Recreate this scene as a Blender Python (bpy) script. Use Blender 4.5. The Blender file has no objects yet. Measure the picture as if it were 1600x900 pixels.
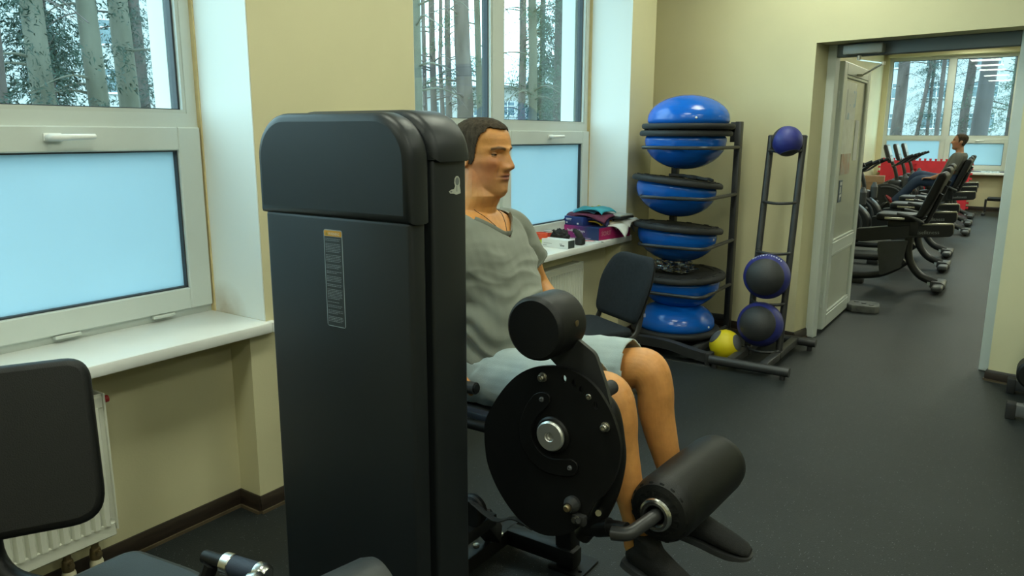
import bpy, bmesh, math, random
import numpy as np
from mathutils import Vector, Matrix, noise, geometry
from mathutils.bvhtree import BVHTree

PI = math.pi
SC = bpy.context.scene
COL = SC.collection

# ------------------------------------------------------------------ camera
YAW, PITCH, ROLL = math.radians(34.25), math.radians(11.5), math.radians(0.2)
_f = Vector((-math.sin(YAW)*math.cos(PITCH), math.cos(YAW)*math.cos(PITCH), -math.sin(PITCH)))
_r = Vector((math.cos(YAW), math.sin(YAW), 0)); _u = _r.cross(_f)
_r2 = _r*math.cos(ROLL) + _u*math.sin(ROLL); _u2 = -_r*math.sin(ROLL) + _u*math.cos(ROLL)
cam_data = bpy.data.cameras.new('camera'); cam = bpy.data.objects.new('camera', cam_data); COL.objects.link(cam)
cam.matrix_world = Matrix(((_r2.x, _u2.x, -_f.x, 0), (_r2.y, _u2.y, -_f.y, 0), (_r2.z, _u2.z, -_f.z, 1.5), (0, 0, 0, 1)))
cam_data.sensor_width = 36; cam_data.lens = 36*1180/1600; cam_data.clip_end = 400; cam_data.clip_start = 0.05
SC.camera = cam

# ------------------------------------------------------------------ daylight and exposure
SKY_COLOR, SKY_STRENGTH = (0.62, 0.91, 1.0), 4.8        # white, slightly blue overcast sky
LAMP_COLOR, LAMP_STRENGTH = (0.93, 1.0, 0.80), 16.0     # square LED ceiling panels (used in their builder)
w = bpy.data.worlds.new('overcast_sky'); SC.world = w; w.use_nodes = True
bg = w.node_tree.nodes['Background']; bg.inputs[0].default_value = (*SKY_COLOR, 1); bg.inputs[1].default_value = SKY_STRENGTH
SC.view_settings.view_transform = 'Standard'; SC.view_settings.look = 'None'
SC.view_settings.exposure = 0.40; SC.view_settings.gamma = 1.0; SC.view_settings.use_curve_mapping = False
SC.cycles.use_denoising = True
SC.cycles.max_bounces = 8; SC.cycles.diffuse_bounces = 4; SC.cycles.transparent_max_bounces = 12
SC.cycles.sample_clamp_indirect = 8.0; SC.cycles.caustics_reflective = False; SC.cycles.caustics_refractive = False

# ------------------------------------------------------------------ helpers
def srgb(h):
    c = [int(h[i:i+2], 16)/255 for i in (0, 2, 4)]
    return tuple(x/12.92 if x <= .04045 else ((x+.055)/1.055)**2.4 for x in c)

def mat(name, col, rough=.5, metal=0.0, var=0.0, vscale=8.0, bump=0.0, bscale=60.0, coat=0.0, spec=.5, emit=None, stretch=(1, 1, 1), col2=None, sheen=0):
    m = bpy.data.materials.new(name); m.use_nodes = True
    nt = m.node_tree; b = nt.nodes['Principled BSDF']
    if isinstance(col, str): col = srgb(col)
    b.inputs['Base Color'].default_value = (*col, 1); b.inputs['Roughness'].default_value = rough
    b.inputs['Metallic'].default_value = metal; b.inputs['Specular IOR Level'].default_value = spec
    b.inputs['Coat Weight'].default_value = coat
    b.inputs['Sheen Weight'].default_value = sheen
    if emit:
        b.inputs['Emission Color'].default_value = (*emit[0], 1); b.inputs['Emission Strength'].default_value = emit[1]
    if var or bump:
        tc = nt.nodes.new('ShaderNodeTexCoord'); mp = nt.nodes.new('ShaderNodeMapping'); mp.inputs['Scale'].default_value = stretch
        nt.links.new(tc.outputs['Object'], mp.inputs[0])
    if var:
        n = nt.nodes.new('ShaderNodeTexNoise'); n.inputs['Scale'].default_value = vscale; n.inputs['Detail'].default_value = 6
        nt.links.new(mp.outputs[0], n.inputs['Vector'])
        r = nt.nodes.new('ShaderNodeValToRGB'); e = r.color_ramp.elements
        e[0].position = .3; e[1].position = .7
        c2 = col2 or tuple(min(1, c*(1+var)) for c in col)
        if isinstance(c2, str): c2 = srgb(c2)
        e[0].color = (*(c*(1-var) for c in col), 1) if not col2 else (*col, 1); e[1].color = (*c2, 1)
        nt.links.new(n.outputs['Fac'], r.inputs[0]); nt.links.new(r.outputs[0], b.inputs['Base Color'])
    if bump:
        n = nt.nodes.new('ShaderNodeTexNoise'); n.inputs['Scale'].default_value = bscale; n.inputs['Detail'].default_value = 4
        nt.links.new(mp.outputs[0], n.inputs['Vector'])
        bp = nt.nodes.new('ShaderNodeBump'); bp.inputs['Strength'].default_value = bump; bp.inputs['Distance'].default_value = .01
        nt.links.new(n.outputs['Fac'], bp.inputs['Height']); nt.links.new(bp.outputs[0], b.inputs['Normal'])
    return m

def Wm(loc=(0, 0, 0), rz=0.0):
    return Matrix.Translation(loc) @ Matrix.Rotation(rz, 4, 'Z')

class G:
    """collects shapes; M maps the shapes' coordinates to the object's"""
    def __init__(s, M=None): s.v = []; s.f = []; s.M = M or Matrix()
    def add(s, vs, fs, M=None):
        T = s.M @ M if M is not None else s.M
        b = len(s.v); s.v += [T @ Vector(p) for p in vs]; s.f += [[i+b for i in f] for f in fs]; return s
    def box(s, x0, x1, y0, y1, z0, z1, b=0.0, seg=2, M=None):
        if b <= 0:
            return s.add([(x, y, z) for z in (z0, z1) for y in (y0, y1) for x in (x0, x1)],
                  [(0, 2, 3, 1), (4, 5, 7, 6), (0, 1, 5, 4), (2, 6, 7, 3), (0, 4, 6, 2), (1, 3, 7, 5)], M)
        bm = bmesh.new(); bmesh.ops.create_cube(bm, size=1)
        for v in bm.verts: v.co = Vector(((x0+x1)/2+v.co.x*(x1-x0), (y0+y1)/2+v.co.y*(y1-y0), (z0+z1)/2+v.co.z*(z1-z0)))
        bmesh.ops.bevel(bm, geom=bm.edges[:], offset=b, segments=seg, profile=.5, affect='EDGES')
        return s.bm(bm, M)
    def bm(s, bm, M=None):
        bm.verts.index_update()
        s.add([v.co[:] for v in bm.verts], [[v.index for v in f.verts] for f in bm.faces], M); bm.free(); return s
    def tube(s, path, r, n=12, caps=True, closed=False, M=None, sq=None):
        P = [Vector(p) for p in path]; m = len(P)
        R = r if isinstance(r, (list, tuple)) else [r]*m
        T = []
        for i in range(m):
            a = P[(i-1) % m] if (closed or i > 0) else P[i]; c = P[(i+1) % m] if (closed or i < m-1) else P[i]
            t = (c-a); T.append(t.normalized() if t.length > 1e-9 else Vector((0, 0, 1)))
        ref = Vector((0, 0, 1)) if abs(T[0].z) < .9 else Vector((1, 0, 0))
        u = (ref - T[0]*ref.dot(T[0])).normalized(); vs = []; fs = []
        for i in range(m):
            u = (u - T[i]*u.dot(T[i])); u = u.normalized() if u.length > 1e-6 else T[i].orthogonal().normalized()
            v = T[i].cross(u)
            for k in range(n):
                a = 2*PI*k/n + (PI/n if n == 4 else 0)
                ca, sa = math.cos(a), math.sin(a)
                if sq: ca *= sq[0]; sa *= sq[1]
                vs.append(P[i] + (u*ca + v*sa)*R[i])
        L = m if closed else m-1
        for i in range(L):
            for k in range(n):
                fs.append((i*n+k, i*n+(k+1) % n, ((i+1) % m)*n+(k+1) % n, ((i+1) % m)*n+k))
        if caps and not closed:
            fs.append(tuple(range(n-1, -1, -1))); fs.append(tuple((m-1)*n+k for k in range(n)))
        return s.add(vs, fs, M)
    def lathe(s, prof, n=32, M=None, a0=0, a1=2*PI):
        vs = []; fs = []; idx = []
        for r, z in prof:
            if r < 1e-6: idx.append([len(vs)]); vs.append((0, 0, z))
            else:
                idx.append(list(range(len(vs), len(vs)+n))); vs += [(r*math.cos(2*PI*k/n), r*math.sin(2*PI*k/n), z) for k in range(n)]
        for a, b in zip(idx[:-1], idx[1:]):
            for k in range(n):
                k2 = (k+1) % n
                if len(a) == 1 and len(b) == 1: continue
                if len(a) == 1: fs.append((a[0], b[k2], b[k]))
                elif len(b) == 1: fs.append((a[k], a[k2], b[0]))
                else: fs.append((a[k], a[k2], b[k2], b[k]))
        return s.add(vs, fs, M)
    def prism(s, poly, d0, d1, M=None, holes=(), b=0.0):
        """polygon in local xy, extruded along local z from d0 to d1"""
        if b > 0:
            P = [Vector(p[:2]) for p in poly]; P = [p for i, p in enumerate(P) if (p-P[i-1]).length > 1e-5]; n = len(P)
            if sum(P[i-1].x*P[i].y-P[i].x*P[i-1].y for i in range(n)) < 0: P.reverse()
            N = []
            for i in range(n):
                u = (P[i]-P[i-1]).normalized(); v = (P[(i+1) % n]-P[i]).normalized(); m = Vector((-u.y-v.y, u.x+v.x)); m = m.normalized() if m.length > 1e-6 else Vector((-u.y, u.x))
                c = max(.5, m.dot(Vector((-u.y, u.x)))); N.append(m/c)
            lo, hi = min(d0, d1), max(d0, d1); rings = []
            for k in range(4): a = PI/2*k/3; rings.append([(p.x+q.x*b*(1-math.sin(a)), p.y+q.y*b*(1-math.sin(a)), lo+b*(1-math.cos(a))) for p, q in zip(P, N)])
            for k in range(4): a = PI/2*k/3; rings.append([(p.x+q.x*b*(1-math.cos(a)), p.y+q.y*b*(1-math.cos(a)), hi-b*(1-math.sin(a))) for p, q in zip(P, N)])
            s.loft(rings, caps=False, M=M)
            tris = geometry.tessellate_polygon([[Vector((x, y, 0)) for x, y, z in rings[0]]])
            s.add(rings[0], [tuple(t) for t in tris], M); s.add(rings[-1], [tuple(t) for t in tris], M); return s
        loops = [list(poly)] + [list(h) for h in holes]
        flat = [p for l in loops for p in l]; n = len(flat)
        tris = geometry.tessellate_polygon([[Vector((x, y, 0)) for x, y in l] for l in loops])
        vs = [(x, y, d0) for x, y in flat] + [(x, y, d1) for x, y in flat]
        fs = [tuple(reversed(t)) for t in tris] + [tuple(i+n for i in t) for t in tris]
        o = 0
        for l in loops:
            m = len(l)
            for k in range(m): fs.append((o+k, o+(k+1) % m, n+o+(k+1) % m, n+o+k))
            o += m
        return s.add(vs, fs, M)
    def loft(s, rings, caps=True, closed=True, M=None):
        n = len(rings[0]); vs = [p for r in rings for p in r]; fs = []
        for i in range(len(rings)-1):
            for k in range(n if closed else n-1):
                k2 = (k+1) % n; fs.append((i*n+k, i*n+k2, (i+1)*n+k2, (i+1)*n+k))
        if caps: fs.append(tuple(range(n-1, -1, -1))); fs.append(tuple((len(rings)-1)*n+k for k in range(n)))
        return s.add(vs, fs, M)
    def ball(s, c, r, nu=16, nv=10, M=None):
        if not isinstance(r, (tuple, list)): r = (r, r, r)
        T = Matrix.Translation(c) @ Matrix.Diagonal((*r, 1))
        return s.lathe([(math.sin(PI*i/nv), -math.cos(PI*i/nv)) for i in range(nv+1)], nu, M @ T if M is not None else T)

def roundpoly(pts, r, seg=5):
    """round the corners of a closed polygon"""
    out = []; n = len(pts)
    for i in range(n):
        p = Vector(pts[i]); a = Vector(pts[i-1]); c = Vector(pts[(i+1) % n])
        rr = r[i] if isinstance(r, (list, tuple)) else r
        u = (a-p); v = (c-p); d = min(rr, u.length*.49, v.length*.49)
        if d < 1e-5: out.append(tuple(p)); continue
        p0 = p+u.normalized()*d; p1 = p+v.normalized()*d
        for k in range(seg+1):
            t = k/seg; q = p0*(1-t)**2 + p*2*t*(1-t) + p1*t*t; out.append(tuple(q))
    return out

def rpath(pts, r, seg=6):
    """open path with rounded corners"""
    out = [Vector(pts[0])]
    for i in range(1, len(pts)-1):
        p = Vector(pts[i]); u = Vector(pts[i-1])-p; v = Vector(pts[i+1])-p; d = min(r, u.length*.49, v.length*.49)
        p0 = p+u.normalized()*d; p1 = p+v.normalized()*d
        for k in range(seg+1):
            t = k/seg; out.append(p0*(1-t)**2 + p*2*t*(1-t) + p1*t*t)
    out.append(Vector(pts[-1])); return out

def spline(pts, k=6):
    P = [Vector(p) for p in pts]; P = [P[0]*2-P[1]] + P + [P[-1]*2-P[-2]]; out = []
    for i in range(1, len(P)-2):
        for j in range(k):
            t = j/k; a, b, c, d = P[i-1:i+3]
            out.append(.5*((2*b)+(-a+c)*t+(2*a-5*b+4*c-d)*t*t+(-a+3*b-3*c+d)*t**3))
    out.append(P[-2]); return out

def mesh(name, g, m, angle=35, fix=True):
    me = bpy.data.meshes.new(name); me.from_pydata([tuple(v) for v in g.v], [], g.f)
    if fix:
        bm = bmesh.new(); bm.from_mesh(me); bmesh.ops.recalc_face_normals(bm, faces=bm.faces[:]); bm.to_mesh(me); bm.free()
    me.polygons.foreach_set('use_smooth', [True]*len(me.polygons))
    if angle: me.set_sharp_from_angle(angle=math.radians(angle))
    if m: me.materials.append(m)
    return me

def obj(name, g, m, parent=None, label=None, angle=35, fix=True):
    me = g if isinstance(g, bpy.types.Mesh) else mesh(name, g, m, angle, fix)
    o = bpy.data.objects.new(name, me); COL.objects.link(o)
    if parent is not None: o.parent = parent
    if label: o['label'] = label
    return o

def tag(o, label, cat, group=None, kind=None):
    if label: o['label'] = label
    if cat: o['category'] = cat
    if group: o['group'] = group
    if kind: o['kind'] = kind
    return o

def thing(name, label, cat, loc=(0, 0, 0), rz=0.0, group=None):
    o = bpy.data.objects.new(name, None); COL.objects.link(o); o.location = loc; o.rotation_euler = (0, 0, rz)
    o.empty_display_size = .1
    return tag(o, label, cat, group)

def inv(loc, rz=0.0): return Wm(loc, rz).inverted()

def struct(name, g, m, parent=None, angle=35):
    o = obj(name, g, m, parent, angle=angle)
    if parent is None: o['kind'] = 'structure'
    return o

def copy_tree(o, parent=None):
    c = o.copy(); COL.objects.link(c)
    if parent is not None: c.parent = parent
    for ch in list(o.children): copy_tree(ch, c)
    return c

AX_Y = Matrix.Rotation(-PI/2, 4, 'X')      # local z -> +Y
AX_X = Matrix.Rotation(PI/2, 4, 'Y')       # local z -> +X
def at(p, R=None):
    T = Matrix.Translation(p)
    return T @ R if R is not None else T
def toward(p, q):
    d = (Vector(q)-Vector(p)); return Matrix.Translation(p) @ d.to_track_quat('Z', 'Y').to_matrix().to_4x4()
# plane with local (x, y) -> world (X, Z), local z -> -Y   (things seen from the front)
XZ = Matrix(((1, 0, 0, 0), (0, 0, -1, 0), (0, 1, 0, 0), (0, 0, 0, 1)))

def text_mesh(name, body, size, depth, m, M, parent=None, align='LEFT', label=None):
    cu = bpy.data.curves.new(name, 'FONT'); cu.body = body; cu.size = size; cu.extrude = depth; cu.align_x = align; cu.resolution_u = 2
    t = bpy.data.objects.new(name, cu); COL.objects.link(t)
    me = bpy.data.meshes.new_from_object(t.evaluated_get(bpy.context.evaluated_depsgraph_get()))
    bpy.data.objects.remove(t); bpy.data.curves.remove(cu)
    me.transform(M); me.materials.clear(); me.materials.append(m)
    o = bpy.data.objects.new(name, me); COL.objects.link(o)
    if parent is not None: o.parent = parent
    if label: o['label'] = label
    return o

# ------------------------------------------------------------------ materials
M = {}
M['wall'] = mat('cream_paint', (.62, .580, .365), .75, var=.05, vscale=1.5, bump=.04, bscale=120)
M['reveal'] = mat('white_reveal_paint', (.76, .80, .78), .7, bump=.03, bscale=150)
def stain(m, centre, radius):          # brown damp stain in the reveal corner
    nt = m.node_tree; b = nt.nodes['Principled BSDF']; tc = nt.nodes.new('ShaderNodeTexCoord')
    n = nt.nodes.new('ShaderNodeTexNoise'); n.inputs['Scale'].default_value = 14; n.inputs['Detail'].default_value = 6
    d = nt.nodes.new('ShaderNodeVectorMath'); d.operation = 'DISTANCE'; d.inputs[1].default_value = centre
    mr = nt.nodes.new('ShaderNodeMapRange'); mr.inputs['From Min'].default_value = radius; mr.inputs['From Max'].default_value = radius*.2
    mu = nt.nodes.new('ShaderNodeMath'); mu.operation = 'MULTIPLY'; x = nt.nodes.new('ShaderNodeMix'); x.data_type = 'RGBA'
    nt.links.new(tc.outputs['Object'], n.inputs['Vector']); nt.links.new(tc.outputs['Object'], d.inputs[0]); nt.links.new(d.outputs['Value'], mr.inputs[0])
    nt.links.new(n.outputs['Fac'], mu.inputs[0]); nt.links.new(mr.outputs[0], mu.inputs[1]); nt.links.new(mu.outputs[0], x.inputs['Factor'])
    x.inputs['A'].default_value = (.76, .80, .78, 1); x.inputs['B'].default_value = (.34, .22, .08, 1); nt.links.new(x.outputs['Result'], b.inputs['Base Color'])
stain(M['reveal'], (-2.67, 1.83, .77), .15)
M['ceil'] = mat('ceiling_paint', (.72, .71, .62), .85, var=.02, vscale=2)
M['pvc'] = mat('white_pvc', (.56, .61, .58), .32, var=.025, vscale=4)
M['pvc_shade'] = mat('pvc_bead', (.52,.565,.53), .35, var=.02, vscale=5)
M['sill'] = mat('white_sill', (.80, .82, .80), .28, var=.02, vscale=6)
M['gasket'] = mat('grey_gasket', (.035, .045, .055), .6, var=.1, vscale=9)
M['skirt'] = mat('brown_skirting', (.026, .018, .013), .38, var=.35, vscale=9, stretch=(1, 1, 8), bump=.05, bscale=40)
M['skirt_line'] = mat('skirting_edge', (.10, .075, .045), .4, var=.2, vscale=12)
M['black'] = mat('black_powder_coat', (.0065, .0068, .007), .45, spec=.3, var=.15, vscale=20, bump=.06, bscale=400)
M['black_matte'] = mat('black_rubber', (.014, .0145, .015), .7, var=.15, vscale=20, bump=.08, bscale=200)
M['leather'] = mat('black_vinyl', (.0065, .007, .007), .48, spec=.32, var=.1, vscale=12, bump=.12, bscale=350)
M['shroud'] = mat('dark_shroud_plastic', (.0125, .0155, .0175), .42, spec=.35, var=.06, vscale=3, bump=.05, bscale=500)
M['steel'] = mat('brushed_steel', (.62, .62, .60), .25, 1.0, var=.08, vscale=30, stretch=(1, 1, 12))
M['zinc'] = mat('zinc_bolt', (.50, .48, .42), .35, 1.0, var=.12, vscale=40)
M['darkmetal'] = mat('dark_grey_tube', (.030, .031, .032), .38, var=.1, vscale=18, bump=.03, bscale=300)
M['grey_dark'] = mat('grey_plastic', (.09, .095, .10), .45, var=.1, vscale=15)
M['blue_dome'] = mat('blue_inflated_vinyl', (.003, .105, .50), .2, var=.06, vscale=6, bump=.02, bscale=30, stretch=(1, 1, 14))
M['radiator'] = mat('radiator_enamel', (.66, .67, .58), .4, var=.03, vscale=5)
M['red'] = mat('red_cap_plastic', (.35, .02, .018), .4, var=.1, vscale=20)
M['brass'] = mat('dull_brass', (.25, .19, .10), .45, .8, var=.2, vscale=40)
M['cream_plastic'] = mat('cream_plastic', (.60, .56, .40), .4, var=.05, vscale=20)
M['fabric'] = mat('charcoal_fabric', (.014, .017, .0205), .9, spec=.2, var=.18, vscale=60, bump=.25, bscale=700)
M['paper'] = mat('white_paper', (.68, .70, .68), .7, var=.05, vscale=10)

def glass_mat():
    m = bpy.data.materials.new('clear_window_glass'); m.use_nodes = True; nt = m.node_tree; nt.nodes.clear()
    o = nt.nodes.new('ShaderNodeOutputMaterial'); t = nt.nodes.new('ShaderNodeBsdfTransparent'); g = nt.nodes.new('ShaderNodeBsdfGlossy')
    f = nt.nodes.new('ShaderNodeFresnel'); x = nt.nodes.new('ShaderNodeMixShader')
    ge = nt.nodes.new('ShaderNodeNewGeometry'); io = nt.nodes.new('ShaderNodeMapRange'); io.inputs['To Min'].default_value = 1.5; io.inputs['To Max'].default_value = 1/1.5   # thin pane: same reflection from both faces
    nt.links.new(ge.outputs['Backfacing'], io.inputs[0]); nt.links.new(io.outputs[0], f.inputs[0])
    n = nt.nodes.new('ShaderNodeTexNoise'); n.inputs['Scale'].default_value = 3; r = nt.nodes.new('ShaderNodeMapRange')
    r.inputs['To Min'].default_value = .0; r.inputs['To Max'].default_value = .03
    nt.links.new(n.outputs['Fac'], r.inputs[0]); nt.links.new(r.outputs[0], g.inputs['Roughness'])
    t.inputs[0].default_value = (.90, .97, .97, 1); nt.links.new(f.outputs[0], x.inputs[0]); nt.links.new(t.outputs[0], x.inputs[1]); nt.links.new(g.outputs[0], x.inputs[2])
    nt.links.new(x.outputs[0], o.inputs[0]); return m
def frost_mat():
    m = bpy.data.materials.new('frosted_window_film'); m.use_nodes = True; nt = m.node_tree; nt.nodes.clear()
    o = nt.nodes.new('ShaderNodeOutputMaterial'); t = nt.nodes.new('ShaderNodeBsdfTranslucent'); d = nt.nodes.new('ShaderNodeBsdfPrincipled'); x = nt.nodes.new('ShaderNodeMixShader')
    tc = nt.nodes.new('ShaderNodeTexCoord'); n = nt.nodes.new('ShaderNodeTexNoise'); n.inputs['Scale'].default_value = 2.2; n.inputs['Detail'].default_value = 5
    r = nt.nodes.new('ShaderNodeValToRGB'); r.color_ramp.elements[0].color = (.45, .575, .62, 1); r.color_ramp.elements[1].color = (.515, .65, .695, 1)
    nt.links.new(tc.outputs['Object'], n.inputs['Vector']); nt.links.new(n.outputs['Fac'], r.inputs[0]); nt.links.new(r.outputs[0], t.inputs[0])
    d.inputs['Base Color'].default_value = (.55,.62,.62,1); d.inputs['Roughness'].default_value = .45
    x.inputs[0].default_value = .22; nt.links.new(t.outputs[0], x.inputs[1]); nt.links.new(d.outputs[0], x.inputs[2]); nt.links.new(x.outputs[0], o.inputs[0]); return m
M['glass'] = glass_mat(); M['frost'] = frost_mat()

def floor_mat():
    m = mat('speckled_rubber_floor', (.02, .022, .024), .5, spec=.35, bump=.35, bscale=260); nt = m.node_tree; b = nt.nodes['Principled BSDF']
    tc = nt.nodes.new('ShaderNodeTexCoord')
    v = nt.nodes.new('ShaderNodeTexVoronoi'); v.inputs['Scale'].default_value = 95; nt.links.new(tc.outputs['Object'], v.inputs['Vector'])
    lt = nt.nodes.new('ShaderNodeMath'); lt.operation = 'LESS_THAN'; lt.inputs[1].default_value = .14; nt.links.new(v.outputs['Distance'], lt.inputs[0])
    wn = nt.nodes.new('ShaderNodeSeparateColor'); nt.links.new(v.outputs['Color'], wn.inputs[0])
    g2 = nt.nodes.new('ShaderNodeMath'); g2.operation = 'GREATER_THAN'; g2.inputs[1].default_value = .6; nt.links.new(wn.outputs[0], g2.inputs[0])
    mu = nt.nodes.new('ShaderNodeMath'); mu.operation = 'MULTIPLY'; nt.links.new(lt.outputs[0], mu.inputs[0]); nt.links.new(g2.outputs[0], mu.inputs[1])
    n = nt.nodes.new('ShaderNodeTexNoise'); n.inputs['Scale'].default_value = 1.4; n.inputs['Detail'].default_value = 8; nt.links.new(tc.outputs['Object'], n.inputs['Vector'])
    r = nt.nodes.new('ShaderNodeValToRGB'); r.color_ramp.elements[0].position = .3; r.color_ramp.elements[1].position = .7
    r.color_ramp.elements[0].color = (.008, .0115, .0125, 1); r.color_ramp.elements[1].color = (.015, .0195, .0205, 1)
    nt.links.new(n.outputs['Fac'], r.inputs[0])
    x = nt.nodes.new('ShaderNodeMix'); x.data_type = 'RGBA'; nt.links.new(mu.outputs[0], x.inputs['Factor']); nt.links.new(r.outputs[0], x.inputs['A']); x.inputs['B'].default_value = (.20, .225, .235, 1)
    nt.links.new(x.outputs['Result'], b.inputs['Base Color']); return m
M['floor'] = floor_mat()
# ================================================================== the setting
XF, XN, XG, XS, XO = -2.416, -2.54, -2.752, -2.376, -2.95     # pier face, niche back, window plane, sill edge, outer face
ZS, ZT, ZC = .78, 2.92, 3.2                                    # sill top, window head, ceiling
W1 = (-.46, 1.835); W2 = (2.738, 5.03)                        # window openings along Y
L0 = Vector((-1.326, 5.657, 0)); AF = math.radians(-10.8); UF = Vector((math.cos(AF), math.sin(AF), 0)); NF = Vector((-math.sin(AF), math.cos(AF), 0))
FW = Wm(L0, AF)                                               # frame of the far wall: x along it, y through it

g = G()
g.box(XO, XF, -3.2, W1[0], 0, ZC); g.box(XO, XF, W1[1], W2[0], 0, ZC); g.box(XO, XF, W2[1], 5.424, 0, ZC)
for a, b in (W1, W2):
    g.box(XO, XN, a, b, 0, ZS-.04); g.box(XN, XF, a, a+.08, 0, ZS-.04); g.box(XN, XF, b-.08, b, 0, ZS-.04); g.box(XO, XF, a, b, ZT, ZC)
g.box(XO, -2.70, 5.424, 6.3, 0, ZC)
struct('wall_left', g, M['wall'], angle=20)
g = G()                                                        # white plaster of the reveals, 3 mm proud of the masonry
for a, b in (W1, W2):
    g.box(XG-.02, XF-.002, a, a+.004, ZS, ZT); g.box(XG-.02, XF-.002, b-.004, b, ZS, ZT); g.box(XG-.02, XF-.002, a, b, ZT-.004, ZT)
    g.box(XO, XG-.09, a, a+.06, ZS, ZT); g.box(XO, XG-.09, b-.06, b, ZS, ZT)
struct('trim_1', g, M['reveal'], angle=20)
g = G()                                                        # yellow strips along the window frames: the frame's reflection put into colour
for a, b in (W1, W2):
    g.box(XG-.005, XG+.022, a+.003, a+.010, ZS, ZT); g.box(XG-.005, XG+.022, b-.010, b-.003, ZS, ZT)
struct('frame_reflection_strips', g, mat('frame_reflection_yellow', (.58, .47, .24), .6, var=.1, vscale=20))
g = G(FW)
g.box(-1.75, 0, 0, .32, 0, ZC); g.box(1.262, 6.0, 0, .32, 0, ZC); g.box(0, 1.262, 0, .32, 2.123, ZC)
struct('wall_far', g, M['wall'], angle=20)
struct('floor', G().box(-3.1, 5.2, -3.3, 18.6, -.08, 0), M['floor'])
struct('ceiling', G().box(-3.1, 5.2, -3.3, 18.6, ZC, ZC+.12), M['ceil'])
g = G(); g.box(4.6, 4.8, -3.2, 18.5, 0, ZC); struct('wall_right', g, M['wall'])
g = G(); g.box(-3.05, 4.8, -3.3, -3.1, 0, ZC); struct('wall_back', g, M['wall'])
# far room: wall on the window side and end wall with its window
W3 = (-2.75, -.42); YB = 18.24
W4 = (8.3, 10.6)
g = G(); g.box(-3.3, -2.86, 6.05, W4[0], 0, ZC); g.box(-3.3, -2.86, W4[1], 18.7, 0, ZC); g.box(-3.3, -2.86, W4[0], W4[1], 0, ZS); g.box(-3.3, -2.86, W4[0], W4[1], ZT, ZC)
struct('wall_left_far_room', g, M['wall'], angle=20)
g = G(); g.box(-3.1, W3[0], YB-.05, YB+.45, 0, ZC); g.box(W3[1], 4.8, YB-.28, YB+.45, 0, ZC); g.box(*W3, YB-.12, YB+.45, 0, ZS-.04); g.box(*W3, YB-.28, YB+.45, 3.1, ZC)
struct('wall_far_end', g, M['wall'], angle=20)

# skirting boards
def skirt(name, pts, h=.07, t=.016):
    g = G(); gl = G()
    for p, q in zip(pts[:-1], pts[1:]):
        p = Vector((*p, 0)); q = Vector((*q, 0)); d = (q-p); L = d.length; d.normalize(); n = Vector((-d.y, d.x, 0))
        T = Matrix(((d.x, n.x, 0, p.x), (d.y, n.y, 0, p.y), (0, 0, 1, 0), (0, 0, 0, 1)))
        g.prism([(0, .012), (-t*.9, .012), (-t, .02), (-t*.8, h*.8), (-t*.45, h), (0, h)], 0, L+t*.9, M=T @ Matrix(((0, 0, 1, -t*.45), (1, 0, 0, 0), (0, 1, 0, 0), (0, 0, 0, 1))))
        gl.box(-t*.45, L+t*.45, -t*1.35, 0, 0, .012, M=T)
    o = struct(name, g, M['skirt'], angle=50); obj('skirting_edge', gl, M['skirt_line'], o); return o
b1 = [(XF, -3.1), (XF, W1[0]+.08), (XN, W1[0]+.08), (XN, W1[1]-.08), (XF, W1[1]-.08), (XF, W2[0]+.08), (XN, W2[0]+.08), (XN, W2[1]-.08), (XF, W2[1]-.08), (XF, 5.424), (-2.70, 5.424), (-2.70, 5.9)]
skirt('baseboard_left', b1)
def fw(x, y): p = FW @ Vector((x, y, 0)); return (p.x, p.y)
skirt('baseboard_far', [fw(-1.40, 0), fw(0, 0), fw(0, .19)])
skirt('baseboard_right', [fw(1.262, .19), fw(1.262, 0), fw(5.8, 0)])
skirt('baseboard_end', [(W3[1]-.4-1.9, YB-.12), (W3[1], YB-.12), (W3[1], YB-.28), (4.5, YB-.28)], .09)
# bright metal strip across the floor
struct('trim_2', G().box(-2.30, -1.612, 4.685, 4.707, 0, .004), M['steel'])

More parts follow.
